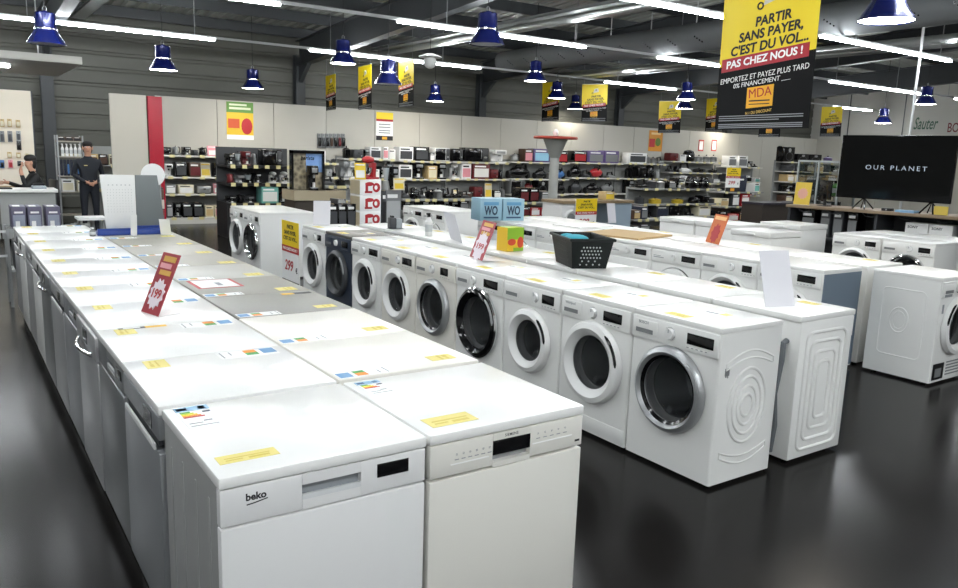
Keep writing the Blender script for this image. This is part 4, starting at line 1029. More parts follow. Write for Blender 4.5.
# ================================================================== CARDS AND GOODS ON THE MACHINE TOPS
def slab_from(o_name, m, parent, bl, br, tr, tl, th=.004):
    """a thin card with its four corners in world space"""
    n = (br-bl).cross(tl-bl).normalized()*th
    mb = MB(); t = bmesh.new()
    a = [t.verts.new(p) for p in (bl, br, tr, tl)]; b = [t.verts.new(p+n) for p in (bl, br, tr, tl)]
    t.faces.new(a); t.faces.new(b[::-1])
    for i in range(4): t.faces.new((a[i], b[i], b[(i+1)%4], a[(i+1)%4]))
    bmesh.ops.recalc_face_normals(t, faces=t.faces[:])
    mb._merge(t, m); return mb.build(o_name, m, parent)
def lean_card(name, label, base, rz, w, h, lean, m, deco=None, foot=True, cat='sign'):
    """card standing on an edge, tipped back by lean radians; front faces local -Y"""
    r = thing(name, label, cat, base, rz)
    M = Matrix.Rotation(-lean, 4, 'X')
    MB().box(-w/2, 0, 0, w/2, .003, h, m, M=M).build('card', m, r)
    if deco:
        for nm, mm, fn in deco:
            mb = MB(); fn(mb, w, h, M); mb.build(nm, mm, r)
    if foot: MB().box(-w/2, .0, 0, w/2, abs(h*math.sin(lean))*.6+.04, .002).build('card_foot', PAPER if m is not lav0 else m, r)
    return r
lav0 = None
def burst(mb, cx, cz, r, n, M, y=-.003):
    p = [(cx+(r if i % 2 else r*.78)*math.cos(PI*i/n), cz+(r if i % 2 else r*.78)*math.sin(PI*i/n)*1.15) for i in range(2*n)]
    mb.prism(p, y, 0, None, M)
REDC = colour('#a3343e', .5)
def price_deco(w, h):
    return [('yellow_strip', colour('#d9a84a',.5), lambda mb, w, h, M: mb.box(-w*.3,-.003,h*.86,w*.36,0,h*.95,None,M=M)),
            ('pink_strip', colour('#e8a0a8',.5), lambda mb, w, h, M: mb.box(-w*.36,-.003,h*.75,w*.25,0,h*.83,None,M=M)),
            ('yellow_strip', colour('#d9a84a',.5), lambda mb, w, h, M: mb.box(-w*.28,-.003,h*.64,w*.34,0,h*.72,None,M=M)),
            ('starburst', colour('#e9dfe6',.6), lambda mb, w, h, M: burst(mb, 0, h*.33, w*.42, 12, M)),
            ('price_figures', RED, lambda mb, w, h, M: mb.text('199', h*.2, M @ at_front(0,-.005,h*.33), off=.02, wfit=w*.5))]
# red card on the left dishwasher row: seen almost edge on, leaning to the right
lean_card('price_card', 'red and white price card with a starburst leaning on the left dishwasher row', (.262, 2.04, .852), -1.31, .165, .31, .42, REDC, price_deco(.165,.31))
lean_card('price_card', 'red and white price card with a starburst on the near washing machine row', (2.86, 3.1, .857), -1.8, .27, .31, .36, REDC, price_deco(.27,.31))
ORS = colour('#d06a2c', .5)
lean_card('price_card', 'orange price card standing on the third row of machines', (5.82, 3.25, .852), -2.02, .30, .30, .3, ORS,
    [('pale_strip', colour('#f0c080',.5), lambda mb, w, h, M: mb.box(-w*.4,-.003,h*.82,w*.4,0,h*.94,None,M=M)), ('red_blob', RED, lambda mb, w, h, M: burst(mb, 0, h*.35, w*.3, 9, M))])
lav = mat('pale_paper', '#d9d8dd', .6)
lean_card('leaning_sheet', 'big blank white sheet leaning on the dryer row near its right end', (3.43, .80, .852), -.32, .20, .33, .33, lav, foot=False, cat='sheet')
lean_card('leaning_sheet', 'blank white card on the dryer row beside the white bottle', (3.40, 4.22, .852), -1.87, .40, .27, -.3, lav, foot=True, cat='sheet')
lean_card('leaning_sheet', 'blank white card standing on the farthest washing machine, next to the price poster', (2.80, 5.95, .852), -.2, .18, .26, -.1, lav, cat='sheet')
lean_card('leaning_sheet', 'white blank card leaning beside the price poster on the brown topped counter', (0,0,0), 0, .2, .36, .2, lav, cat='sheet')
o = [q for q in bpy.data.objects if q.get('label','').startswith('white blank card leaning beside')][0]
q = on_y(613, 224, YK-.1); o.location = (q.x, YK-.08, zt-.40); 
lean_card('card_stand', 'small white bent card in front of the white perforated panel', (.83, 5.40, .853), -.1, .05, .2, -.35, PAPER, cat='card')
lean_card('card_stand', 'small white bent card in front of the grey display panel', (1.1, 5.42, .853), -.5, .09, .15, -.3, PAPER, cat='card')
# clear stand and small clips on the beige tops
# yellow and green carton
r = thing('food_carton', 'small yellow and green printed carton on the dryer row left of the basket', 'box', (3.47, 3.50, .852), .06)
MB().box(-.09,-.09,0,.09,.05,.2).build('box_body', colour('#e3b92a',.5), r)
MB().box(-.09,-.0915,.10,.09,-.09,.2).box(-.02,-.0915,.0,.09,-.09,.03).build('green_print', colour('#86b22e',.5), r)
MB().ball((.055,-.091,.075), .035,.002,.05).ball((-.04,-.091,.08), .045,.002,.03).build('red_print', colour('#c8482a',.5), r)
MB().box(-.08,-.08,.2,.08,.04,.2015).build('lid_print', colour('#a9c845',.5), r)
# bottle, dispenser
item('bottle','white',(3.36, 4.66, .852),(.075,.075,.225),0,'black',label='white bottle with a dark cap standing on the dryer row')
r = thing('spray_dispenser', 'small dark and light grey dispenser on the dryer row left of the white bottle', 'dispenser', (3.40, 5.42, .852), -.2)
MB().box(-.07,-.05,0,.0,.05,.115, bev=.01).build('tank', DGREY, r); MB().box(.002,-.045,0,.065,.045,.105, bev=.008).build('box_body', colour('#9aa0a2',.4), r); MB().box(-.05,-.03,.115,-.02,.03,.135).build('nozzle', BLACKM, r); MB().box(-.08,-.06,-.0005,.09,.06,.0).build('base', DGREY, r)
# basket
GRN = mat('dark_green_plastic', '#0c1211', .5, spec=.3)
r = thing('crate_basket', 'dark plastic basket with round holes on the dryer row', 'basket', (3.46, 2.56, .852), -.38)
hw, hd, hh = .165, .235, .215
def frus(z, k): return [(-hw*k,-hd*k,z),(hw*k,-hd*k,z),(hw*k,hd*k,z),(-hw*k,hd*k,z)]
t = bmesh.new(); lv = []
for z, k in ((.0,.80),(hh,1.0),(hh,.97),(.006,.78)): lv.append([t.verts.new(p) for p in frus(z, k)])
t.faces.new(lv[0][::-1]); t.faces.new(lv[3])
for a, b in ((0,1),(1,2),(2,3)):
    for i in range(4): t.faces.new((lv[a][i], lv[a][(i+1)%4], lv[b][(i+1)%4], lv[b][i]))
bmesh.ops.recalc_face_normals(t, faces=t.faces[:])
mb = MB(); mb._merge(t, GRN); mb.build('basket_body', GRN, r)
mb = MB(); P = [Vector(p) for p in frus(hh, 1.03)]
for i in range(4):
    a, b = P[i], P[(i+1)%4]
mb.tube(frus(hh, 1.03), .012, seg=8, closed=True); mb.build('rim', GRN, r)
hb = MB().box(-.002,-.001,0,.002,.001,.001)
hb = MB()
for row in range(6):
    for c in range(7 - (row % 2)):
        z = .03+row*.026; x = (-.075+c*.025)+(row % 2)*.0125
        if abs(x) > .085 or (row in (0,1) and c % 2): continue
        y = -(hd*(.80+.2*z/hh))-.0012
        hb.lathe([(0,0),(.0065,0),(.0065,.003),(0,.003)], seg=8, M=Matrix.Translation((x,y+.001,z)) @ Matrix.Rotation(PI/2+.2,4,'X'))
hb.build('hole_pattern', colour('#aeb4b2',.5), r)['kind'] = 'stuff'
hb = MB()
for row in range(5):
    hb.box(-(hw*(.8+.2*(.04+row*.035)/hh))-.0018, -.12, .035+row*.035, -(hw*(.8+.2*(.04+row*.035)/hh))+.004, .14, .047+row*.035)
hb.build('side_slots', colour('#0c1010',.6), r)
c_ = MB().ball((-.07,-.08,.0), .085,.13,.03, seg=20).ball((-.09,.06,-.005), .06,.09,.028, seg=16).build('cloth', mat('turquoise_cloth', '#1f93a6', .7), None, (3.46, 2.56, 1.063), -.38)
tag(c_, 'turquoise cloth lying on the corner of the dark basket', 'cloth')
lf = MB().box(-.145,-.2,.0,.145,.2,.165, bev=.02).build('folded_textile', mat('dark_textile', '#0b100f', .9), None, (3.46, 2.56, .862), -.38)
tag(lf, 'dark folded textiles filling the inside of the dark basket', 'textile')
lf.scale = (.86,.86,1)
# cardboard sheet
o = MB().box(-.36,-.36,0,.36,.36,.018).build('cardboard_sheet', mat('cardboard', '#b89b6c', .7, noise=.05, nscale=30), None, (5.52, 4.15, .851), .25); tag(o, 'flat brown cardboard sheet lying on the third row of machines', 'cardboard')
o = MB().box(-.29,-.22,0,.29,.22,.012).build('flat_sheet', PAPER, None, (5.75, 5.1, .851), .1); tag(o, 'flat white sheet lying on the machine row behind the basket', 'panel') if False else tag(o, 'white flat sheet lying on the machine row behind the dark basket', 'sheet')
# display board at the end of the right dishwasher row
BLU = colour('#1f3f8f', .35)
r = thing('display_board', 'white perforated and grey display board in a blue base at the row end', 'display', (.83, 5.56, .852))
MB().box(-.27,-.06,0,.30,.06,.035, bev=.004).box(-.27,-.06,.035,.30,-.045,.06).box(.02,.0,.035,.30,.06,.075).build('base', BLU, r)
Mx = Matrix.Rotation(.04, 4, 'Y')
MB().prism([(-.19,.03),(.055,.03),(.055,.52),(-.225,.52)], -.01, .01, bev=.004).build('white_panel', PLAST, r)
mb = MB()
for i in range(9):
    for j in range(9):
        x = -.17+i*.024; z = .20+j*.024
        mb.box(x-.002,-.0112,z-.002,x+.002,-.0098,z+.002)
mb.build('perforation', MGREY, r)['kind'] = 'stuff'
mb = MB()
for i in range(6): mb.box(-.16+i*.034-.005,-.0112,.43,-.16+i*.034+.005,-.0098,.436)
mb.build('lettering', GINK, r)
MB().prism([(.062,.06),(.30,.06),(.245,.52),(.062,.52)], .005, .025, bev=.004).build('grey_panel', colour('#6f7576',.45), r)
item('bottle','grey',(.52, 5.5, .852),(.05,.05,.075),0,'white',label='small grey bottle left of the blue base on the dishwasher row')
# upright price poster at the end of the near washer row
price_poster('upright yellow, red and white price poster on the floor beside the last washing machine', (2.60, 6.33, .06), -PI/2, .50, .80)
pst = bpy.data.objects[-1] if False else None
o = MB().box(-.26,-.08,0,.26,.08,.06, bev=.008).build('poster_foot', DGREY, None, (2.60, 6.33, 0), -PI/2); tag(o, 'low dark foot block under the upright price poster', 'stand')

# ================================================================== HANGING BANNERS
def banner(label, loc, s, rz, roll=-.05):
    if 'hanging_banner' in PROTO: 
        o = dup(PROTO['hanging_banner'], loc, None, label); 
        o.rotation_euler = (0, roll, rz); o.scale = (s,s,s); return o
    r = thing('hanging_banner', label, 'banner', loc, rz); r.rotation_euler = (0, roll, rz); r.scale = (s,s,s); PROTO['hanging_banner'] = r
    w, h = .5, 1.43      # half width, height; origin at the bottom centre
    sl = .09
    MB().prism([(-w,0),(w,0),(w,.66),(-w,.58)], -.003, .003).build('black_field', mat('banner_black', '#060607', .6, spec=.2), r)
    MB().prism([(-w,.58),(w,.66),(w,h),(-w,h)], -.003, .003).build('yellow_field', mat('banner_yellow', '#e6cb17', .45), r)
    MB().prism([(-w+.03,.53),(w-.06,.605),(w-.06,.725),(-w+.03,.65)], -.006, -.0031).build('red_band', mat('banner_red', '#a81c2a', .45), r)
    R_ = Matrix.Rotation(-math.atan(sl), 4, 'Y')
    def tx(nm, s_, size, x, z, wf, m, shear=0, off=.03, rot=True):
        MB().text(s_, size*.92, Matrix.Translation((x,-.0065,z*.89)) @ (R_ if rot else Matrix()) @ FRONT, off=off, shear=shear, wfit=wf).build(nm, m, r)
    tx('lettering', 'PARTIR', .125, .05, 1.085, .37, INK, .15)
    tx('lettering', 'SANS PAYER,', .125, .03, .96, .66, INK, .15)
    tx('lettering', "C'EST DU VOL...", .125, .02, .835, .80, INK, .15)
    tx('band_lettering', 'PAS CHEZ NOUS !', .10, -.02, .705, .80, PAPER, .1)
    tx('lettering', 'EMPORTEZ ET PAYEZ PLUS TARD', .075, -.01, .545, .93, PAPER, .15, 0.0)
    tx('lettering', '0% FINANCEMENT ___', .065, -.02, .475, .60, PAPER, .15, 0.0)
    lm = Matrix.Rotation(-.05, 4, 'Y')
    MB().prism([(-.16,.19),(.12,.205),(.12,.395),(-.16,.375)], -.006, -.0031).build('logo_field', mat('banner_logo', '#e8a91c', .45), r)
    tx('logo_lettering', 'MDA', .125, -.02, .365, .24, mat('logo_red', '#a8201c', .45), 0, 0.0)
    MB().box(-.13,-.0068,.25,.09,-.006,.262).box(-.13,-.0068,.222,.09,-.006,.23).build('logo_line', INK, r)
    tx('lettering', 'N 1 DU DISCOUNT', .04, -.02, .175, .28, colour('#e8c060',.5), 0, 0.0)
    for i, z in enumerate((.125,.105,.085,.05,.034,.018)):
        MB().box(-.46,-.0045,z-.004,.44 if i not in (2,) else .2,-.0032,z+.004).build('small_print', GINK, r)
    # little tag picture above the words
    MB().prism([(-.06,1.09),(.16,1.15),(.12,1.28),(-.02,1.25)], -.006,-.0031).build('tag_picture', colour('#c9c6bf',.5), r)
    MB().tube([(-.09+.028*math.cos(a*PI/6),-.005,1.09+.028*math.sin(a*PI/6)) for a in range(12)], .008, seg=6, closed=True).build('ring_picture', INK, r)
    MB().cyl((.05,-.0065,1.21), .03, .003, axis='y', seg=14).build('dot_picture', MGREY, r)
    MB().box(-w,-.012,h-.005,w,.012,h+.015).build('top_rail', STEEL, r)
    for sx in (-.42,.42): MB().cyl((sx,0,h), .003, 1.6, seg=6).build('hanging_wire', STEEL, r)
    return r
# the big one near the middle right, facing the left side of the shop
q0 = on_x(714.8, 130.6, 4.95); q1 = on_x(808.5, 127.5, 4.95)
banner('big yellow, red and black banner hanging in the front right of the picture', (4.95, (q0.y+q1.y)/2, (q0.z+q1.z)/2), abs(q0.y-q1.y)/1.0, -PI/2, -.012)
for lab, px, yb, hpx in (('small yellow and black hanging banner, leftmost of the three left of the middle', 331, 110, 34), ('small yellow and black hanging banner, middle of the three left of the middle', 365, 109, 42),
    ('small yellow and black hanging banner, rightmost of the three and brightest', 406, 106.5, 44), ('small yellow and black hanging banner just left of the red topped column', 550, 121, 38),
    ('small yellow and black hanging banner just right of the red topped column', 594, 121.5, 36), ('small yellow and black hanging banner above the orange poster', 669, 133, 31),
    ('small yellow and black hanging banner above the glass cabinet', 830, 136.5, 29), ('small banner half hidden behind the left edge of the big banner', 714, 131, 32), ('small banner whose black foot shows below the big banner', 769, 137, 30)):
    t_ = min(FPX*.9/hpx*(1.1 if px in (550,594) else 1), (15.0-CAM.y)/ray(px, yb).y); p = CAM + ray(px, yb)*t_
    banner(lab, tuple(p), t_*hpx/FPX/1.43, -PI/2+(.9 if px in (594,669,769,830) else 0), -.03)

# ================================================================== POSTERS ON THE BACK WALL
YW = 15.455
def wall_poster(label, x0, y0, x1, y1, m, deco):
    A, B = on_y(x0, y1, YW), on_y(x1, y0, YW)
    r = thing('wall_poster', label, 'poster', ((A.x+B.x)/2, YW-.003, A.z)); w = (B.x-A.x)/2; h = B.z-A.z
    MB().box(-w,-.003,0,w,.003,h).build('poster_sheet', m, r); deco(r, w, h); return r
def d_apple(r, w, h):
    MB().box(-w,-.005,h*.72,w,-.0031,h).build('green_field', colour('#5f8f3f',.5), r)
    MB().box(-w,-.005,0,w,-.0031,h*.12).build('white_strip', PAPER, r)
    MB().box(-w*.8,-.006,h*.8,w*.8,-.0045,h*.86).box(-w*.8,-.006,h*.9,w*.5,-.0045,h*.95).build('headline_print', colour('#d8e0c0',.5), r)
    MB().ball((w*.5,-.004,h*.36), w*.42,.004,h*.22).build('red_apple_print', RED, r)
    MB().box(-w*.9,-.006,h*.3,-w*.05,-.004,h*.55).build('orange_print', colour('#c8552a',.5), r)
wall_poster('green and yellow poster with a red apple on the white wall', 227, 103, 253, 139, colour('#ddb92c',.5), d_apple)
def d_price(r, w, h):
    MB().box(-w,-.005,h*.76,w,-.0031,h).build('yellow_field', YEL, r); MB().box(-w,-.005,h*.68,w,-.0031,h*.76).build('red_band', RED, r); MB().box(-w,-.005,0,w,-.0031,h*.16).build('black_field', BLACKM, r)
    MB().box(-w*.3,-.006,h*.03,w*.3,-.004,h*.13).build('logo_field', colour('#e0a828',.5), r)
    for z in (.25,.33,.45,.55): MB().box(-w*.7,-.005,h*z,w*.7,-.0031,h*z+h*.04).build('print_line', GINK, r)
wall_poster('white poster with yellow head and black foot on the wall above the shelves', 376, 113, 393, 140, PAPER, d_price)
def d_orange(r, w, h):
    MB().ball((w*.35,-.004,h*.45), w*.4,.003,h*.2).build('green_print', colour('#5d7a2c',.5), r); MB().box(-w*.9,-.005,h*.2,-w*.1,-.0031,h*.6).build('red_print', RED, r)
    MB().box(-w*.7,-.005,h*.8,w*.7,-.0031,h*.9).build('headline_print', colour('#f0d090',.5), r)
wall_poster('small orange poster with fruit on the right part of the white wall', 648, 131, 663, 151, colour('#d9922c',.5), d_orange)
for i, px in enumerate((701, 714)):
    wall_poster(('left','right')[i]+' one of two small red framed notices on the white wall', px-3, 140, px+3, 151, colour('#b5403a',.5), lambda r, w, h: MB().box(-w*.7,-.005,h*.12,w*.7,-.0031,h*.88).build('white_field', PAPER, r))

# ================================================================== PARTITION AND LEFT BACK CORNER
YT = 13.2
A, B = on_y(109, 93, YT), on_y(146, 95, YT)
o = struct(MB().box(A.x, YT, 0, B.x-.005, YT+.06, A.z).build('wall_partition', WALLW))
C_, D_ = on_y(147, 96, YT), on_y(161.5, 97, YT)
o = MB().box(C_.x+.004, YT-.02, 0, D_.x, YT+.08, C_.z).build('red_panel', mat('red_gloss_panel', '#a3122a', .25), None); tag(o, 'tall glossy red panel beside the white partition', 'panel')
# panel with hooks
P0, P1 = on_y(30.5, 91, 15.5), on_y(30.5, 186, 15.5)
r = thing('tool_panel', 'white wall panel with hanging accessories at the far left', 'panel', (P0.x-1.2, 15.55, P1.z))
MB().box(-1.2,-.03,0,1.2,.03,P0.z-P1.z).build('board', mat('cream_panel', '#e0d6c4', .6), r); MB().box(1.2,-.03,0,1.23,.1,P0.z-P1.z).build('edge_strip', DGREY, r)
MB().box(-1.2,-.05,-.06,1.2,.03,0).build('ledge', colour('#a08a68',.5), r)
for px, y0, y1, c, a in ((2,119,127,'cream','tan'),(9.5,119,127,'cream','tan'),(18,120,127.5,'cream','tan'),(2,131,142,'dark grey','grey'),(10,131,142,'dark grey','grey'),(18.5,131,141,'dark grey','silver'),(19,141,150,'black','black'),(9.5,152,158,'cream','tan'),(18.5,152.5,158,'cream','tan'),(27,153,157,'tan','cream'),(2,160,168,'black','blue'),(10.5,160,168,'red','pink'),(19.5,161,166,'black','dark grey')):
    A, B = on_y(px-2, y1, 15.5), on_y(px+2, y0, 15.5)
    item('pack', c, ((A.x+B.x)/2, 15.49, A.z), (B.x-A.x, .05, B.z-A.z), 0, a, 'hanging on the white panel at far left', look='accessory pack')
# desk
YD = 12.4
A = on_y(58, 189.5, YD)
r = thing('sales_desk', 'long white topped desk with grey front panels at the far left', 'desk', (A.x-1.6, YD+.3, 0))
MB().box(-1.6,-.3,A.z-.05,1.6,.3,A.z, bev=.004).build('desktop', PLAST, r)
for i in range(4): MB().box(-1.58+i*.79,-.27,.08,-.81+i*.79,-.25,A.z-.06).build('front_panel', colour('#8e908e',.5), r)
for sx in (-1.55,1.55): MB().box(sx-.03,-.25,0,sx+.03,.28,A.z-.05).build('leg', DGREY, r)
o = thing('desk_phone', 'small grey desk telephone at the right end of the desk', 'telephone', (A.x-.25, YD+.2, A.z)); MB().box(-.1,-.1,0,.1,.1,.05, bev=.01).build('body', colour('#9aa3ab',.5), o); MB().tube([(-.08,-.02,.07),(0,-.02,.085),(.08,-.02,.07)], .02).build('handset', BLACKM, o)
o = thing('keyboard', 'dark keyboard lying on the desk before the seated person', 'keyboard', (A.x-.85, YD+.1, A.z)); MB().box(-.22,-.08,0,.22,.08,.02, bev=.004).build('body', BLACKM, o); MB().box(-.2,-.06,.02,.2,.06,.026).build('keys', DGREY, o)
# canopy above the desk
A = on_y(82, 57, 10.6); B = on_y(82, 64.5, 10.6)
r = thing('ceiling_canopy', 'flat white canopy hanging above the desk at the far left', 'canopy', (A.x-2.6, 12, B.z))
MB().box(-2.6,-1.4,0,2.6,1.4,A.z-B.z, bev=.004).build('slab', colour('#a9a7a0',.6), r)
MB().box(-1.3,-.5,-.05,1.78,-.44,-.02).build('tube', TUBE, r); MB().box(-1.35,-.51,-.02,1.8,-.43,0).build('tube_housing', TRK, r)
for sx in (-2.2,2.2): MB().cyl((sx,0,A.z-B.z), .01, 4.2-B.z, seg=6).build('rod', STEEL, r)
# rack with bottles and packs
YR = 14.15
A, B = on_y(57, 133, YR), on_y(85, 180, YR)
zl = [on_y(70,192,YR).z, on_y(70,176,YR).z, on_y(70,156.5,YR).z, on_y(70,141,YR).z]
r = thing('goods_rack', 'metal rack of spray bottles and blue packs beside the standing person', 'shelf', ((A.x+B.x)/2, YR+.2, 0)); w = (B.x-A.x)/2
for sx in (-1,1):
    for sy in (-.18,.18): MB().box(sx*w-.012,sy-.012,0,sx*w+.012,sy+.012,zl[3]+.1).build('upright', STEEL, r)
for z in zl+[.3]: MB().box(-w,-.18,z-.02,w,.18,z).build('shelf', colour('#9a9488',.5), r)
for i in range(5): item('bottle','white',(A.x+.08+i*.07, YR+.08, zl[2]+.002),(.055,.055,on_y(70,144,YR).z-zl[2]),0,'white',label='%s white spray bottle from the left on the metal rack' % ORD[i])
item('carton','cream',((A.x+B.x)/2+.03, YR+.25, zl[2]+.002),(w*1.1,.15,.05),0,'tan',label='long cream tray behind the spray bottles on the metal rack')
for i in range(7): item('pack',('navy','navy','blue')[i % 3],(A.x+.05+i*.055, YR+.1, zl[1]+.002),(.045,.06,zl[2]-zl[1]-.06),0,'navy','hanging on the metal bottle rack',look='pack')
for i in range(3): item('carton','brown',(A.x+.07+i*.13, YR+.15, zl[3]+.002),(.12,.2,.07),0,'black','on top of the metal bottle rack')
item('carton','white',((A.x+B.x)/2-.07, YR+.17, zl[0]+.002),(w*1.0,.25,zl[1]-zl[0]-.06),0,'cream',label='white open crate on the metal rack')
item('carton','cream',(B.x-.08, YR+.12, zl[0]+.002),(.08,.2,.2),0,'white',label='narrow cream carton beside the crate on the metal rack')
# small shelf right of the standing person
bx = on_y(105, 170, 14.6)
r = shelving('dark low shelf right behind the standing person', bx.x-.3, bx.x+.25, 14.4, 14.8, [.2,.75,1.2], SHELFG, True, 1.55, 2, 20)
for i in range(3): item('carton',('tan','black','cream')[i],(bx.x-.2+i*.17,14.6,1.2),(.15,.2,.2),0,'brown','on the low shelf behind the standing person')
# trolley rack with three purple grey cartons in front
YN = 7.0
A = on_y(12, 230, YN); zs = on_y(26, 229, YN).z
r = thing('carton_rack', 'narrow rack behind the left dishwasher row end holding grey violet cartons', 'rack', (A.x+.28, YN+.17, 0))
for sx in (-.32,.32):
    for sy in (-.16,.16): MB().box(sx-.012,sy-.012,0,sx+.012,sy+.012,zs+.02).build('upright', STEEL, r)
MB().box(-.32,-.16,zs-.02,.32,.16,zs).build('shelf', STEEL, r); MB().box(-.32,-.16,.35,.32,.16,.37).build('shelf', STEEL, r)
for z in (on_y(5,214,YN).z-.18, on_y(5,247,YN).z-.1): MB().box(-.9,-.17,z,-.32,-.15,z+.02).build('rail', TRK, r)
MB().box(-.9,-.17,0,-.88,-.15,.9).build('rail_post', TRK, r)
for i, (x0, x1) in enumerate(((10.5,26),(27,42),(45.5,60.5))):
    P, Q = on_y(x0, 207, YN), on_y(x1, 207, YN); c = thing('appliance_carton', '%s of the three grey violet cartons behind the left dishwasher row' % ('leftmost','middle one','rightmost')[i], 'box', ((P.x+Q.x)/2, YN+.165, zs+.001)); w = (Q.x-P.x)/2-.003; h = P.z-zs
    MB().box(-w,-.15,0,w,.15,h, bev=.003).build('box_body', colour('#5f5b70',.5), c); MB().box(-w*.8,-.152,h*.05,w*.8,-.149,h*.62).build('photo_print', colour('#8d93a3',.5), c)
    MB().box(-w*.6,-.153,h*.7,w*.6,-.149,h*.78).build('name_print', PAPER, c); MB().box(-w*.7,-.1,h,w*.3,.05,h+.0015).build('top_label', PAPER, c); MB().box(-w*.5,-.1535,h*.1,w*.1,-.15,h*.35).build('picture_print', PAPER, c)
for i in range(3): item('carton','dark grey',(A.x+.09+i*.19, YN+.17, .371),(.17,.28,.28),0,'silver','on the lower shelf under the violet cartons')
for i in range(3):
    P = on_y(66+i*6, 215, 7.9); o = MB().box(-.1,-.012,0,.1,.012,.72).build('grey_board', colour(('#6f7370','#8b8f8a','#9da09b')[i],.5), None, (P.x+.02, 7.9+i*.06, 0), -.5); o.rotation_euler = (-.12, 0, -.3); tag(o, '%s of three grey boards leaning behind the carton rack' % ('left one','middle one','right one')[i], 'board')
P = on_y(93, 218, 7.3)
r = thing('side_table', 'small white table between the cartons and the perforated display board', 'table', (P.x, 7.45, 0)); MB().box(-.14,-.15,P.z-.025,.14,.15,P.z).build('tabletop', PLAST, r)
for sx in (-.11,.11):
    for sy in (-.12,.12): MB().cyl((sx,sy,0), .012, P.z-.025, seg=8).build('leg', STEEL, r)
# round white sign on a post
YO = 9.3; P = on_y(153, 175, YO)
r = thing('round_sign', 'round white disc sign on a post left of the first shelf bay', 'sign', (P.x, YO, 0)); R_ = (on_y(165,175,YO).x-on_y(141,175,YO).x)/2
MB().cyl((0,.0,P.z), R_, .012, axis='y', seg=40).build('disc', PAPER, r); MB().cyl((R_*.6,.04,.03), .015, P.z-.03, seg=10).build('post', STEEL, r); MB().cyl((R_*.6,.04,0), .16, .03, seg=24).build('base', DGREY, r)
r2 = thing('brochure_stand', 'narrow stand of red and brown leaflets under the round white sign', 'stand', (P.x+R_*.85, YO+.25, 0)); 
MB().box(-.06,-.05,0,.06,.05,.06).box(-.05,.02,.06,.05,.04,1.05).build('frame', DGREY, r2)
for i in range(6): MB().box(-.05,-.03,.2+i*.14,.05,.02,.32+i*.14).build('leaflet', (colour('#8a3a36',.5),colour('#c9c2b6',.5),colour('#5b4438',.5))[i % 3], r2)

# ================================================================== MIDDLE OF THE SHOP, RIGHT SIDE
def gondola(label, x0, x1, Y, levels, rows, where, depth=.5, seed=1, pal=None, tags=8, fillh=(.15,.26), skip={}):
    X0, X1 = on_y(x0, 190, Y).x, on_y(x1, 190, Y).x
    shelving(label, X0, X1, Y, Y+depth, levels, SHELFG, True, levels[-1]+.02, tags, seed)
    RB = random.Random(seed); names = {1:['top'],2:['lower','upper'],3:['lower','middle','upper'],4:['bottom','second','third','top']}[len(levels)]
    for lv, z in enumerate(levels):
        hm = (levels[lv+1]-z-.045) if lv+1 < len(levels) else 9
        done = list(skip.get(lv, []))
        for k, c, p0, p1, h, a in rows.get(lv, []):
            A, B = on_y(p0, 190, Y), on_y(p1, 190, Y); done.append((p0, p1))
            item(k, c, ((A.x+B.x)/2, Y+.2, z+.002), (B.x-A.x, .3, min(h, hm)), 0, a, 'on the %s shelf %s' % (names[lv], where))
        q = x0+1.5
        while q < x1-5:
            wd = RB.uniform(6, 11)
            if q+wd > x1-1.2: break
            if not any(a < q+wd+.5 and q-.5 < b for a, b in done):
                kk, cc, aa = RB.choice(pal); A, B = on_y(q, 190, Y), on_y(q+wd, 190, Y)
                item(kk, cc, ((A.x+B.x)/2, Y+.2, z+.002), (B.x-A.x, .3, min(RB.uniform(*fillh), hm)), 0, aa, 'on the %s shelf %s' % (names[lv], where))
            q += wd+1
DARKP = [('pot','black',None),('iron','dark grey',None),('toaster','black',None),('pot','silver',None),('carton','black','grey'),('coffee','black',None),('pot','dark grey',None),('iron','black',None),('fryer','black',None)]
BOXP = [('carton','black','dark red'),('carton','dark grey','silver'),('carton','cream','tan'),('carton','white','grey'),('carton','brown','tan'),('carton','navy','grey'),('carton','red','white')]
gondola('long low shelf of pans in the middle distance behind the chest freezers', 642, 722, 11.0, [.30,.62,.98], {2:[('fryer','black',692,704,.32,None),('fryer','black',705,713,.30,None)], 1:[('pot','yellow',656,668,.14,None),('pot','yellow',679,690,.12,None)],0:[('carton','dark grey',660,672,.28,'navy'),('carton','cream',702,714,.26,'white')]}, 'behind the chest freezers', seed=31, pal=DARKP)
gondola('low shelf of cartons behind the brown topped counter', 636, 640+22, 9.6, [.12,.42], {}, 'left of the chest freezers', seed=32, pal=BOXP, tags=3)
gondola('dark low shelf behind the pair of far laundry machines', 404, 476, 11.6, [.2,.5,.72], {}, 'behind the far laundry pair', seed=33, pal=DARKP, fillh=(.16,.24))
gondola('low shelf of cartons between the light blue cartons and the red topped column', 521, 560, 10.6, [.14,.44,.72], {2:[('carton','black',522,531,.28,'dark red'),('carton','black',532,541,.28,'dark red')]}, 'beside the red topped column', seed=34, pal=BOXP, tags=4)
gondola('small appliance shelf right behind the coffee light box', 326, 356, 12.6, [.3,.62,.92], {}, 'right of the coffee poster', seed=35, pal=DARKP, tags=4)
gondola('low shelf of boxed goods at the right behind the yellow price poster', 722, 764, 11.4, [.12,.5,.88], {1:[('carton','dark grey',735,742,.34,'white'),('carton','red',744,752,.34,'white')],2:[('carton','white',756,761,.24,'teal')]}, 'behind the yellow price poster', seed=36, pal=BOXP, tags=4, skip={2:[(720,756)]})
p0, p1 = on_y(725,190,11.5), on_y(741,168,11.5)
price_poster('yellow price poster standing on the boxed goods shelf near the glass cabinet', ((p0.x+p1.x)/2, 11.5, .882), 0, p1.x-p0.x, p1.z-.882)
p0, p1 = on_y(738,199,11.3), on_y(755,176,11.3)
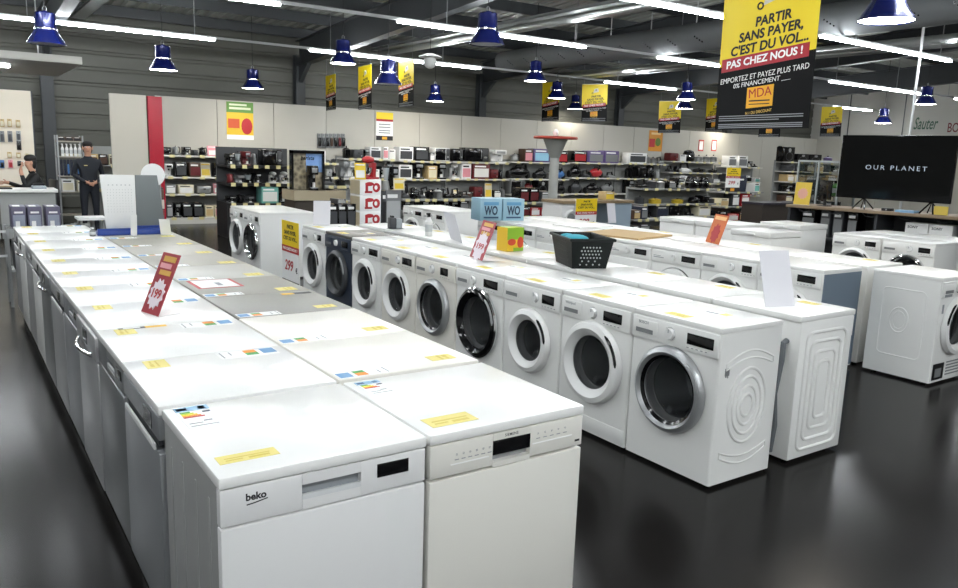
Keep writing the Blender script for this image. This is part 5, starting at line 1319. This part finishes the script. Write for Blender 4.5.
r = thing('dark_bag', 'dark navy upright bag right of the yellow price poster', 'bag', ((p0.x+p1.x)/2, 11.62, .882)); w = (p1.x-p0.x)/2; h = p1.z-.882
MB().prism([(-w*.9,0),(w*.9,0),(w,h*.8),(w*.7,h),(-w*.7,h),(-w,h*.8)], -.1, .1, bev=.02).build('body', colour(CN['navy'],.6), r); MB().tube([(-w*.4,0,h),(-w*.35,0,h+.06),(w*.35,0,h+.06),(w*.4,0,h)], .01).build('handle', BLACKM, r)
MB().box(-w*.5,-.103,h*.7,w*.5,-.099,h*.8).build('print_strip', PAPER, r)
# tower with loudspeakers near the corner
YV = 12.0
X0, X1 = on_y(786,180,YV).x, on_y(843,180,YV).x
LV = [.25,.55,.85,1.15,1.45,1.72]
shelving('white shelf tower with loudspeakers on top, behind the glass cabinet', X0, X1, YV, YV+.45, LV, SHELFW, True, 1.76, 6, 40)
for k, c, a_, b_, h in (('speaker','black',787.5,797.5,.42),('speaker','black',801,812,.24),('speaker','black',813.5,825,.24),('pot','purple',832,839,.22)):
    A, B = on_y(a_,150,YV), on_y(b_,150,YV); item(k, c, ((A.x+B.x)/2, YV+.22, 1.722), (B.x-A.x,.28,h), 0, None, 'on top of the white shelf tower')
RB = random.Random(4)
for lv in range(5):
    q = 789
    while q < 835:
        wd = RB.uniform(6,10); A, B = on_y(q,180,YV), on_y(q+wd,180,YV); kk, cc, aa = RB.choice([('carton','cream','tan'),('carton','brown','cream'),('coffee','black',None),('toaster','dark grey',None),('carton','tan','white')])
        item(kk, cc, ((A.x+B.x)/2, YV+.2, LV[lv]+.002), (B.x-A.x,.3,.2), 0, aa, 'on the %s shelf of the loudspeaker tower' % ('bottom','second','third','fourth','fifth')[lv]); q += wd+1.5
A, B = on_y(779.5,174,15.3), on_y(785,146,15.3)
r = thing('wall_telephone', 'long black wall bracket left of the loudspeaker tower', 'bracket', ((A.x+B.x)/2, 15.44, A.z)); w = (B.x-A.x)/2; h = B.z-A.z
MB().box(-w,-.02,0,-w*.4,.02,h).box(w*.4,-.02,h*.35,w,.02,h).box(-w,-.02,h*.85,w,.02,h).build('bracket', BLACKM, r); r.name = 'wall_bracket'
# long dark counter
YL = 9.9; A, B = on_y(763,203,YL), on_y(806,203,YL)
r = thing('dark_counter', 'dark brown counter between the boxed goods and the glass cabinet', 'counter', ((A.x+B.x)/2, YL+.3, 0)); w = (B.x-A.x)/2
MB().box(-w,-.3,0,w,.3,A.z-.05).build('body', colour('#3b3531',.5), r); MB().box(-w-.02,-.33,A.z-.05,w+.02,.3,A.z).build('worktop', colour('#33313a',.4), r)
# glass cabinet
GX = 11.6
A, B = on_x(799.5,160,GX), on_x(841,161,GX)
r = thing('glass_cabinet', 'tall glass display cabinet with an aluminium frame left of the television', 'cabinet', (GX+.25, (A.y+B.y)/2, 0), -PI/2); w = abs(A.y-B.y)/2; h = (A.z+B.z)/2
GL_ = mat('clear_glass', '#22302c', .04, alpha=.22)
AL = mat('aluminium_frame', '#b9bfc0', .35, .5)
for sx in (-w, 0, w):
    for sy in (-.25, .25):
        if sx == 0 and sy > 0: continue
        MB().box(sx-.014,sy-.014,0,sx+.014,sy+.014,h).build('frame_post', AL, r)
for z in (.42, h-.03):
    for sy in (-.25,.25): MB().box(-w,sy-.014,z,w,sy+.014,z+.03).build('frame_rail', AL, r)
MB().box(-w,-.25,0,w,.25,.40).build('base_cabinet', colour('#4c5552',.5), r)
for z in (.8,1.15,1.45): MB().box(-w+.02,-.23,z,w-.02,.23,z+.01).build('glass_shelf', GL_, r)
MB().box(-w,-.254,.45,w,-.25,h-.03).build('glass_door', GL_, r); MB().box(-w-.003,-.25,.45,-w,.25,h-.03).build('glass_side', GL_, r); MB().box(w,-.25,.45,w+.003,.25,h-.03).build('glass_side', GL_, r)
cy = (A.y+B.y)/2
for i, (dy, z, k, c) in enumerate(((.2,.811,'coffee','dark grey'),(-.15,.811,'carton','black'),(.22,1.161,'toaster','dark grey'),(-.2,1.161,'bottle','green'),(.1,.432,'speaker','dark grey'),(-.25,.432,'carton','teal'))):
    item(k, c, (GX+.25, cy+dy, z), (.2,.2,.25), -PI/2, 'white' if k == 'carton' else None, 'inside the tall glass cabinet')
# television counter
ux, uy = .107, -.994
CX, CY_ = 11.0, 4.25; CZ = 1.03
WOODC = mat('light_wood', '#8d7a62', .5, noise=.1, nscale=6)
r = thing('television_counter', 'long wooden topped counter carrying the television', 'counter', (CX+.1, CY_, 0), -1.464)
MB().box(-1.5,-.35,CZ-.045,2.6,.35,CZ, bev=.004).build('worktop', WOODC, r)
MB().box(-1.45,.30,0,2.55,.33,CZ-.05).build('back_panel', colour('#3c3d3f',.6), r); MB().box(-1.45,-.3,.52,2.55,.3,.55).build('lower_shelf', DGREY, r)
for sx in (-1.45,-.1,1.1,2.5): MB().box(sx-.02,-.32,0,sx+.02,.3,CZ-.046).build('upright', DGREY, r)
for i in range(8):
    x = -1.3+i*.5; MB().tube([(x,-.33,CZ-.05),(x+.05,-.34,CZ-.09),(x+.15,-.33,CZ-.1),(x+.22,-.33,CZ-.05)], .006, seg=6).build('hanging_cable', BLACKM, r)
R0 = Matrix.Rotation(-1.464, 4, 'Z')
def onc(x, y, z): v = R0 @ Vector((x, y, 0)); return (CX+.1+v.x, CY_+v.y, z)
# television
r = thing('television', 'large black television showing two white words, on the wooden counter', 'television', (10.95, 4.23, CZ+.001), -1.464)
TW, TZ0, TZ1 = .80, .155, 1.09
MB().box(-TW,-.02,TZ0,TW,.03,TZ1, bev=.006).build('housing', BLACK, r); 
MB().box(-TW+.012,-.0215,TZ0+.02,TW-.012,-.0195,TZ1-.012).build('screen', mat('tv_screen', '#030405', .08), r)
MB().box(-.5,.03,TZ0+.1,.5,.07,TZ1-.25, bev=.015).build('rear_housing', BLACKM, r)
MB().text('OUR PLANET', .095, at_front(.02,-.022,.62), off=-.012, space=1.35, wfit=.85).build('screen_lettering', mat('screen_text', '#b8c4d2', .5, emit=.2), r)
for sx in (-.38,.56):
    MB().tube([(sx-.09,-.16,.008),(sx-.01,0,TZ0+.01),(sx+.0,0,TZ0+.02),(sx+.01,0,TZ0+.01),(sx+.09,-.16,.008)], .011, seg=6).tube([(sx-.09,.14,.008),(sx,0,TZ0+.01),(sx+.09,.14,.008)], .011, seg=6).build('foot', BLACK, r)
r = thing('computer_monitor', 'small black screen standing at the left end of the television counter', 'monitor', onc(-1.0,-.1,CZ+.001), -1.464-.6)
MB().box(-.16,-.015,.10,.16,.015,.40, bev=.005).build('housing', BLACK, r); MB().box(-.02,-.01,0,.02,.02,.2).build('stem', BLACKM, r); MB().box(-.1,-.07,0,.1,.07,.012).build('base', BLACKM, r)
lean_card('price_card', 'yellow price card at the left end of the television counter', onc(-1.3,-.25,CZ+.002), -1.2, .24, .36, .25, colour('#d8b83c',.5), [('starburst', colour('#d9a08a',.5), lambda mb, w, h, M: burst(mb, 0, h*.5, w*.35, 12, M))])
o = MB().box(-.09,-.004,0,.09,.004,.12).build('price_card', colour('#d8bf55',.5), None, onc(.72,-.22,CZ+.002), -1.464); tag(o, 'small yellow card under the right foot of the television', 'sign')
o = MB().box(-.13,-.1,0,.13,.1,.03).build('blue_folder', colour('#86aed0',.5), None, onc(.27,-.2,CZ+.001), -1.464); tag(o, 'light blue flat folder under the television, left of its right foot', 'folder')
o = thing('remote_box', 'small black box under the middle of the television', 'box', onc(-.02,-.15,CZ+.001), -1.464); MB().box(-.07,-.05,0,.07,.05,.04, bev=.004).build('body', BLACKM, o); MB().cyl((0,-.05,.02), .012, -.004, axis='y', seg=10).build('button', SILVER, o)
for i, x in enumerate((.42,.74)):
    c = thing('white_carton', ('left','right')[i]+' one of two white cartons under the television counter', 'box', onc(x,-.05,.551), -1.464)
    MB().box(-.15,-.14,0,.15,.14,.34, bev=.003).build('box_body', PAPER, c); MB().text('SONY', .05, at_front(-.05,-.141,.28), off=.015, wfit=.14).build('lettering', INK, c); MB().box(-.02,-.142,.05,.12,-.139,.12).build('picture_print', DGREY, c)
for i, (x, w_, h_, c_) in enumerate(((-1.2,.11,.40,'black'),(-.92,.08,.42,'dark grey'),(-.72,.08,.42,'dark grey'),(-.5,.08,.42,'black'))):
    item('carton', c_, onc(x,-.02,.552), (w_*2-.01,.3,h_), -1.464, 'grey', 'under the left half of the television counter')
# names on the right wall
def wall_name(label, txt, px, py, m, h, wf, shear=0):
    p = on_x(px, py, XR-.004); o = MB().text(txt, h, Matrix.Translation(p) @ Matrix.Rotation(-PI/2, 4, 'Z') @ FRONT, m, off=.01, shear=shear, wfit=wf).build('wall_lettering', m); tag(o, label, 'lettering'); return o
wall_name('dark green script name on the grey wall above the television', 'Sauter', 925, 124, colour('#1f4a36',.6), .55, .78, .3)
wall_name('dark red bold name on the grey wall at the right edge', 'BOUG', 959.5, 128, colour('#6a1a22',.6), .42, .72)
k = 90
for px in (850, 905):
    p = on_x(px, 110, XR-.003); k += 1; struct(MB().box(XR-.006, p.y-.02, 2.6, XR-.001, p.y+.02, 4.2).build('trim_%d' % k, DGREY))

# ================================================================== PEOPLE
SKIN = mat('skin', '#b98b73', .55); CLO = mat('navy_cloth', '#141922', .8); CLO2 = mat('black_cloth', '#0f1012', .8); HAIRM = mat('dark_hair', '#0d0b0a', .6)
def figure(name, label, loc, rz, V, Eg, rad, cloth, headc, root=0, skin_if=None, scale=1):
    me = bpy.data.meshes.new(name); me.from_pydata(V, Eg, [])
    o = bpy.data.objects.new(name, me); COL.objects.link(o)
    md = o.modifiers.new('skin', 'SKIN'); md.use_smooth_shade = True
    for i, sv in enumerate(me.skin_vertices[0].data): sv.radius = rad[i] if isinstance(rad[i], tuple) else (rad[i], rad[i]); sv.use_root = (i == root)
    o.modifiers.new('sub', 'SUBSURF').levels = 2
    dg = bpy.context.evaluated_depsgraph_get(); dg.update()
    m2 = bpy.data.meshes.new_from_object(o.evaluated_get(dg)); o.modifiers.clear(); o.data = m2
    m2.materials.clear(); m2.materials.append(cloth); m2.materials.append(SKIN)
    for p in m2.polygons: p.material_index = 1 if skin_if(p.center) else 0; p.use_smooth = True
    o.location = loc; o.rotation_euler = (0,0,rz); o.scale = (scale,)*3
    tag(o, label, 'person')
    return o
def hand(V, E_, R_, wrist, d, side, s=1.0):
    """palm and five bent fingers after a wrist vertex; d points along the hand, side points to the thumb"""
    d = Vector(d).normalized(); sd = Vector(side).normalized(); n = d.cross(sd); w = Vector(V[wrist]); 
    V.append(tuple(w+d*.05*s)); R_.append((.034*s,.016*s)); palm = len(V)-1; E_.append((wrist, palm))
    for q, (off, ln) in enumerate(((.027,.062),(.009,.072),(-.009,.068),(-.027,.052))):
        a = w+d*.085*s+sd*off*s; b = a+d*ln*.55*s+n*.012*s; c = b+d*ln*.45*s+n*.03*s
        i0 = len(V); V += [tuple(a), tuple(b), tuple(c)]; R_ += [.0095*s,.0085*s,.007*s]; E_ += [(palm, i0),(i0,i0+1),(i0+1,i0+2)]
    a = w+d*.035*s+sd*.04*s; b = a+d*.035*s+sd*.018*s+n*.015*s
    i0 = len(V); V += [tuple(a), tuple(b)]; R_ += [.012*s,.009*s]; E_ += [(palm, i0),(i0,i0+1)]
def face(o, hc, fwd, up=Vector((0,0,1)), beard=False, longhair=False):
    f = Vector(fwd).normalized(); s = f.cross(up).normalized(); hc = Vector(hc)
    M = Matrix((( s.x, f.x, up.x, hc.x),(s.y, f.y, up.y, hc.y),(s.z, f.z, up.z, hc.z),(0,0,0,1)))
    MB().ball((0,.102,-.015), .016,.024,.028, m=None, M=Matrix()).build('nose', SKIN, o).matrix_local = M
    for sx in (-1,1):
        MB().ball((sx*.032,.092,.015), .014,.009,.009).build('eye', PAPER, o).matrix_local = M
        MB().ball((sx*.032,.1,.015), .007,.003,.007).build('iris', BLACKM, o).matrix_local = M
        MB().ball((sx*.082,-.005,-.005), .012,.024,.034).build('ear', SKIN, o).matrix_local = M
    MB().box(-.026,.088,-.062,.026,.1,-.052, bev=.003).build('mouth', colour('#7d443d',.5), o).matrix_local = M
    mb = MB(); mb.ball((0,-.035,.07), .09,.098,.065, seg=20); mb.ball((0,-.05,.02), .088,.07,.09, seg=20); 
    if longhair: mb.ball((0,-.055,-.03), .085,.065,.1)
    mb.build('hair', HAIRM, o).matrix_local = M
    if beard: MB().ball((0,.06,-.075), .058,.04,.045).build('beard', HAIRM, o).matrix_local = M
# standing person, hands clasped in front (faces local -Y)
V = [(0,0,.93),(0,.0,1.12),(0,0,1.33),(0,.0,1.45),(0,-.01,1.52),(0,-.015,1.60),(0,-.01,1.68)]; E_ = [(0,1),(1,2),(2,3),(3,4),(4,5),(5,6)]
R_ = [(.165,.115),(.15,.105),(.17,.115),(.075,.07),(.05,.05),(.078,.092),(.07,.085)]
for s in (-1,1):
    i = len(V); V += [(s*.10,0,.86),(s*.105,-.01,.48),(s*.11,.02,.10),(s*.12,-.06,.04),(s*.13,-.15,.035)]; R_ += [.095,.062,.045,.042,.035]; E_ += [(0,i),(i,i+1),(i+1,i+2),(i+2,i+3),(i+3,i+4)]
    i = len(V); V += [(s*.19,.0,1.38),(s*.26,.03,1.12),(s*.09,-.17,.99)]; R_ += [.062,.046,.03]; E_ += [(2,i),(i,i+1),(i+1,i+2)]
    hand(V, E_, R_, i+2, (-s*.8,-.15,-.25), (0,-.2,1), .9)
man = figure('person', 'person standing in dark navy clothes with hands clasped, by the white partition', (1.64, 13.6, 0), .1, V, E_, R_, CLO, None, 0, lambda c: c.z > 1.475 or (abs(c.x) < .10 and c.y < -.135 and .85 < c.z < 1.06), .93)
face(man, (0,-.02,1.635), (-.25,-1,-.05), longhair=True)
MB().box(-.10,-.125,1.30,-.04,-.118,1.315).build('name_badge', colour('#c9b878',.5), man)
# seated person facing left (local -X), one hand raised to the face
V = [(0,0,.55),(-.01,0,.75),(-.03,0,.95),(-.05,0,1.06),(-.07,0,1.13),(-.10,0,1.20),(-.10,0,1.27)]; E_ = [(0,1),(1,2),(2,3),(3,4),(4,5),(5,6)]
R_ = [(.17,.15),(.15,.12),(.17,.12),(.075,.07),(.05,.05),(.09,.078),(.082,.07)]
for s in (-1,1):
    i = len(V); V += [(-.06,s*.10,.53),(-.45,s*.12,.52),(-.42,s*.12,.12),(-.48,s*.12,.045),(-.57,s*.13,.04)]; R_ += [.095,.065,.045,.042,.035]; E_ += [(0,i),(i,i+1),(i+1,i+2),(i+2,i+3),(i+3,i+4)]
i = len(V); V += [(-.03,-.19,1.0),(-.22,-.24,.84),(-.25,-.10,1.08)]; R_ += [.06,.046,.03]; E_ += [(2,i),(i,i+1),(i+1,i+2)]; hand(V, E_, R_, i+2, (.12,.25,.8), (-.5,-.6,0), .9)
i = len(V); V += [(-.03,.19,1.0),(-.15,.26,.80),(-.40,.15,.90)]; R_ += [.06,.046,.03]; E_ += [(2,i),(i,i+1),(i+1,i+2)]; hand(V, E_, R_, i+2, (-1,-.2,-.05), (0,0,1), .9)
sit = figure('person', 'person seated behind the desk in black with a hand raised to the face', (.80, 13.3, .02), .15, V, E_, R_, CLO2, None, 0, lambda c: c.z > 1.095 or (c.x < -.16 and c.y < .05 and c.z > 1.03) or (c.x < -.38 and c.z > .8), 1.0)
face(sit, (-.105,0,1.235), (-1,-.25,0), longhair=True)
# office chair
r = thing('office_chair', 'dark office chair the seated person sits on behind the desk', 'chair', (.84, 13.3, 0), .15)
MB().box(-.24,-.24,.33,.22,.24,.39, bev=.025).build('seat', BLACKM, r); MB().box(.19,-.22,.5,.25,.22,.98, bev=.025).build('backrest', BLACKM, r); MB().tube([(.15,0,.36),(.27,0,.38),(.27,0,.7)], .02).build('back_support', DGREY, r)
MB().cyl((0,0,.06), .025, .28, seg=12).build('column', DGREY, r)
for q in range(5):
    a = q*2*PI/5; MB().tube([(0,0,.09),(.26*math.cos(a),.26*math.sin(a),.06)], .018).build('base_arm', DGREY, r); MB().ball((.27*math.cos(a),.27*math.sin(a),.03), .03).build('caster', BLACKM, r)
o = item('bottle','dark red',(1.02, 12.75, on_y(58, 189.5, YD).z+.002),(.08,.08,.22),0,'black',label='dark red bottle at the right end of the desk') if False else None
finish_labels()
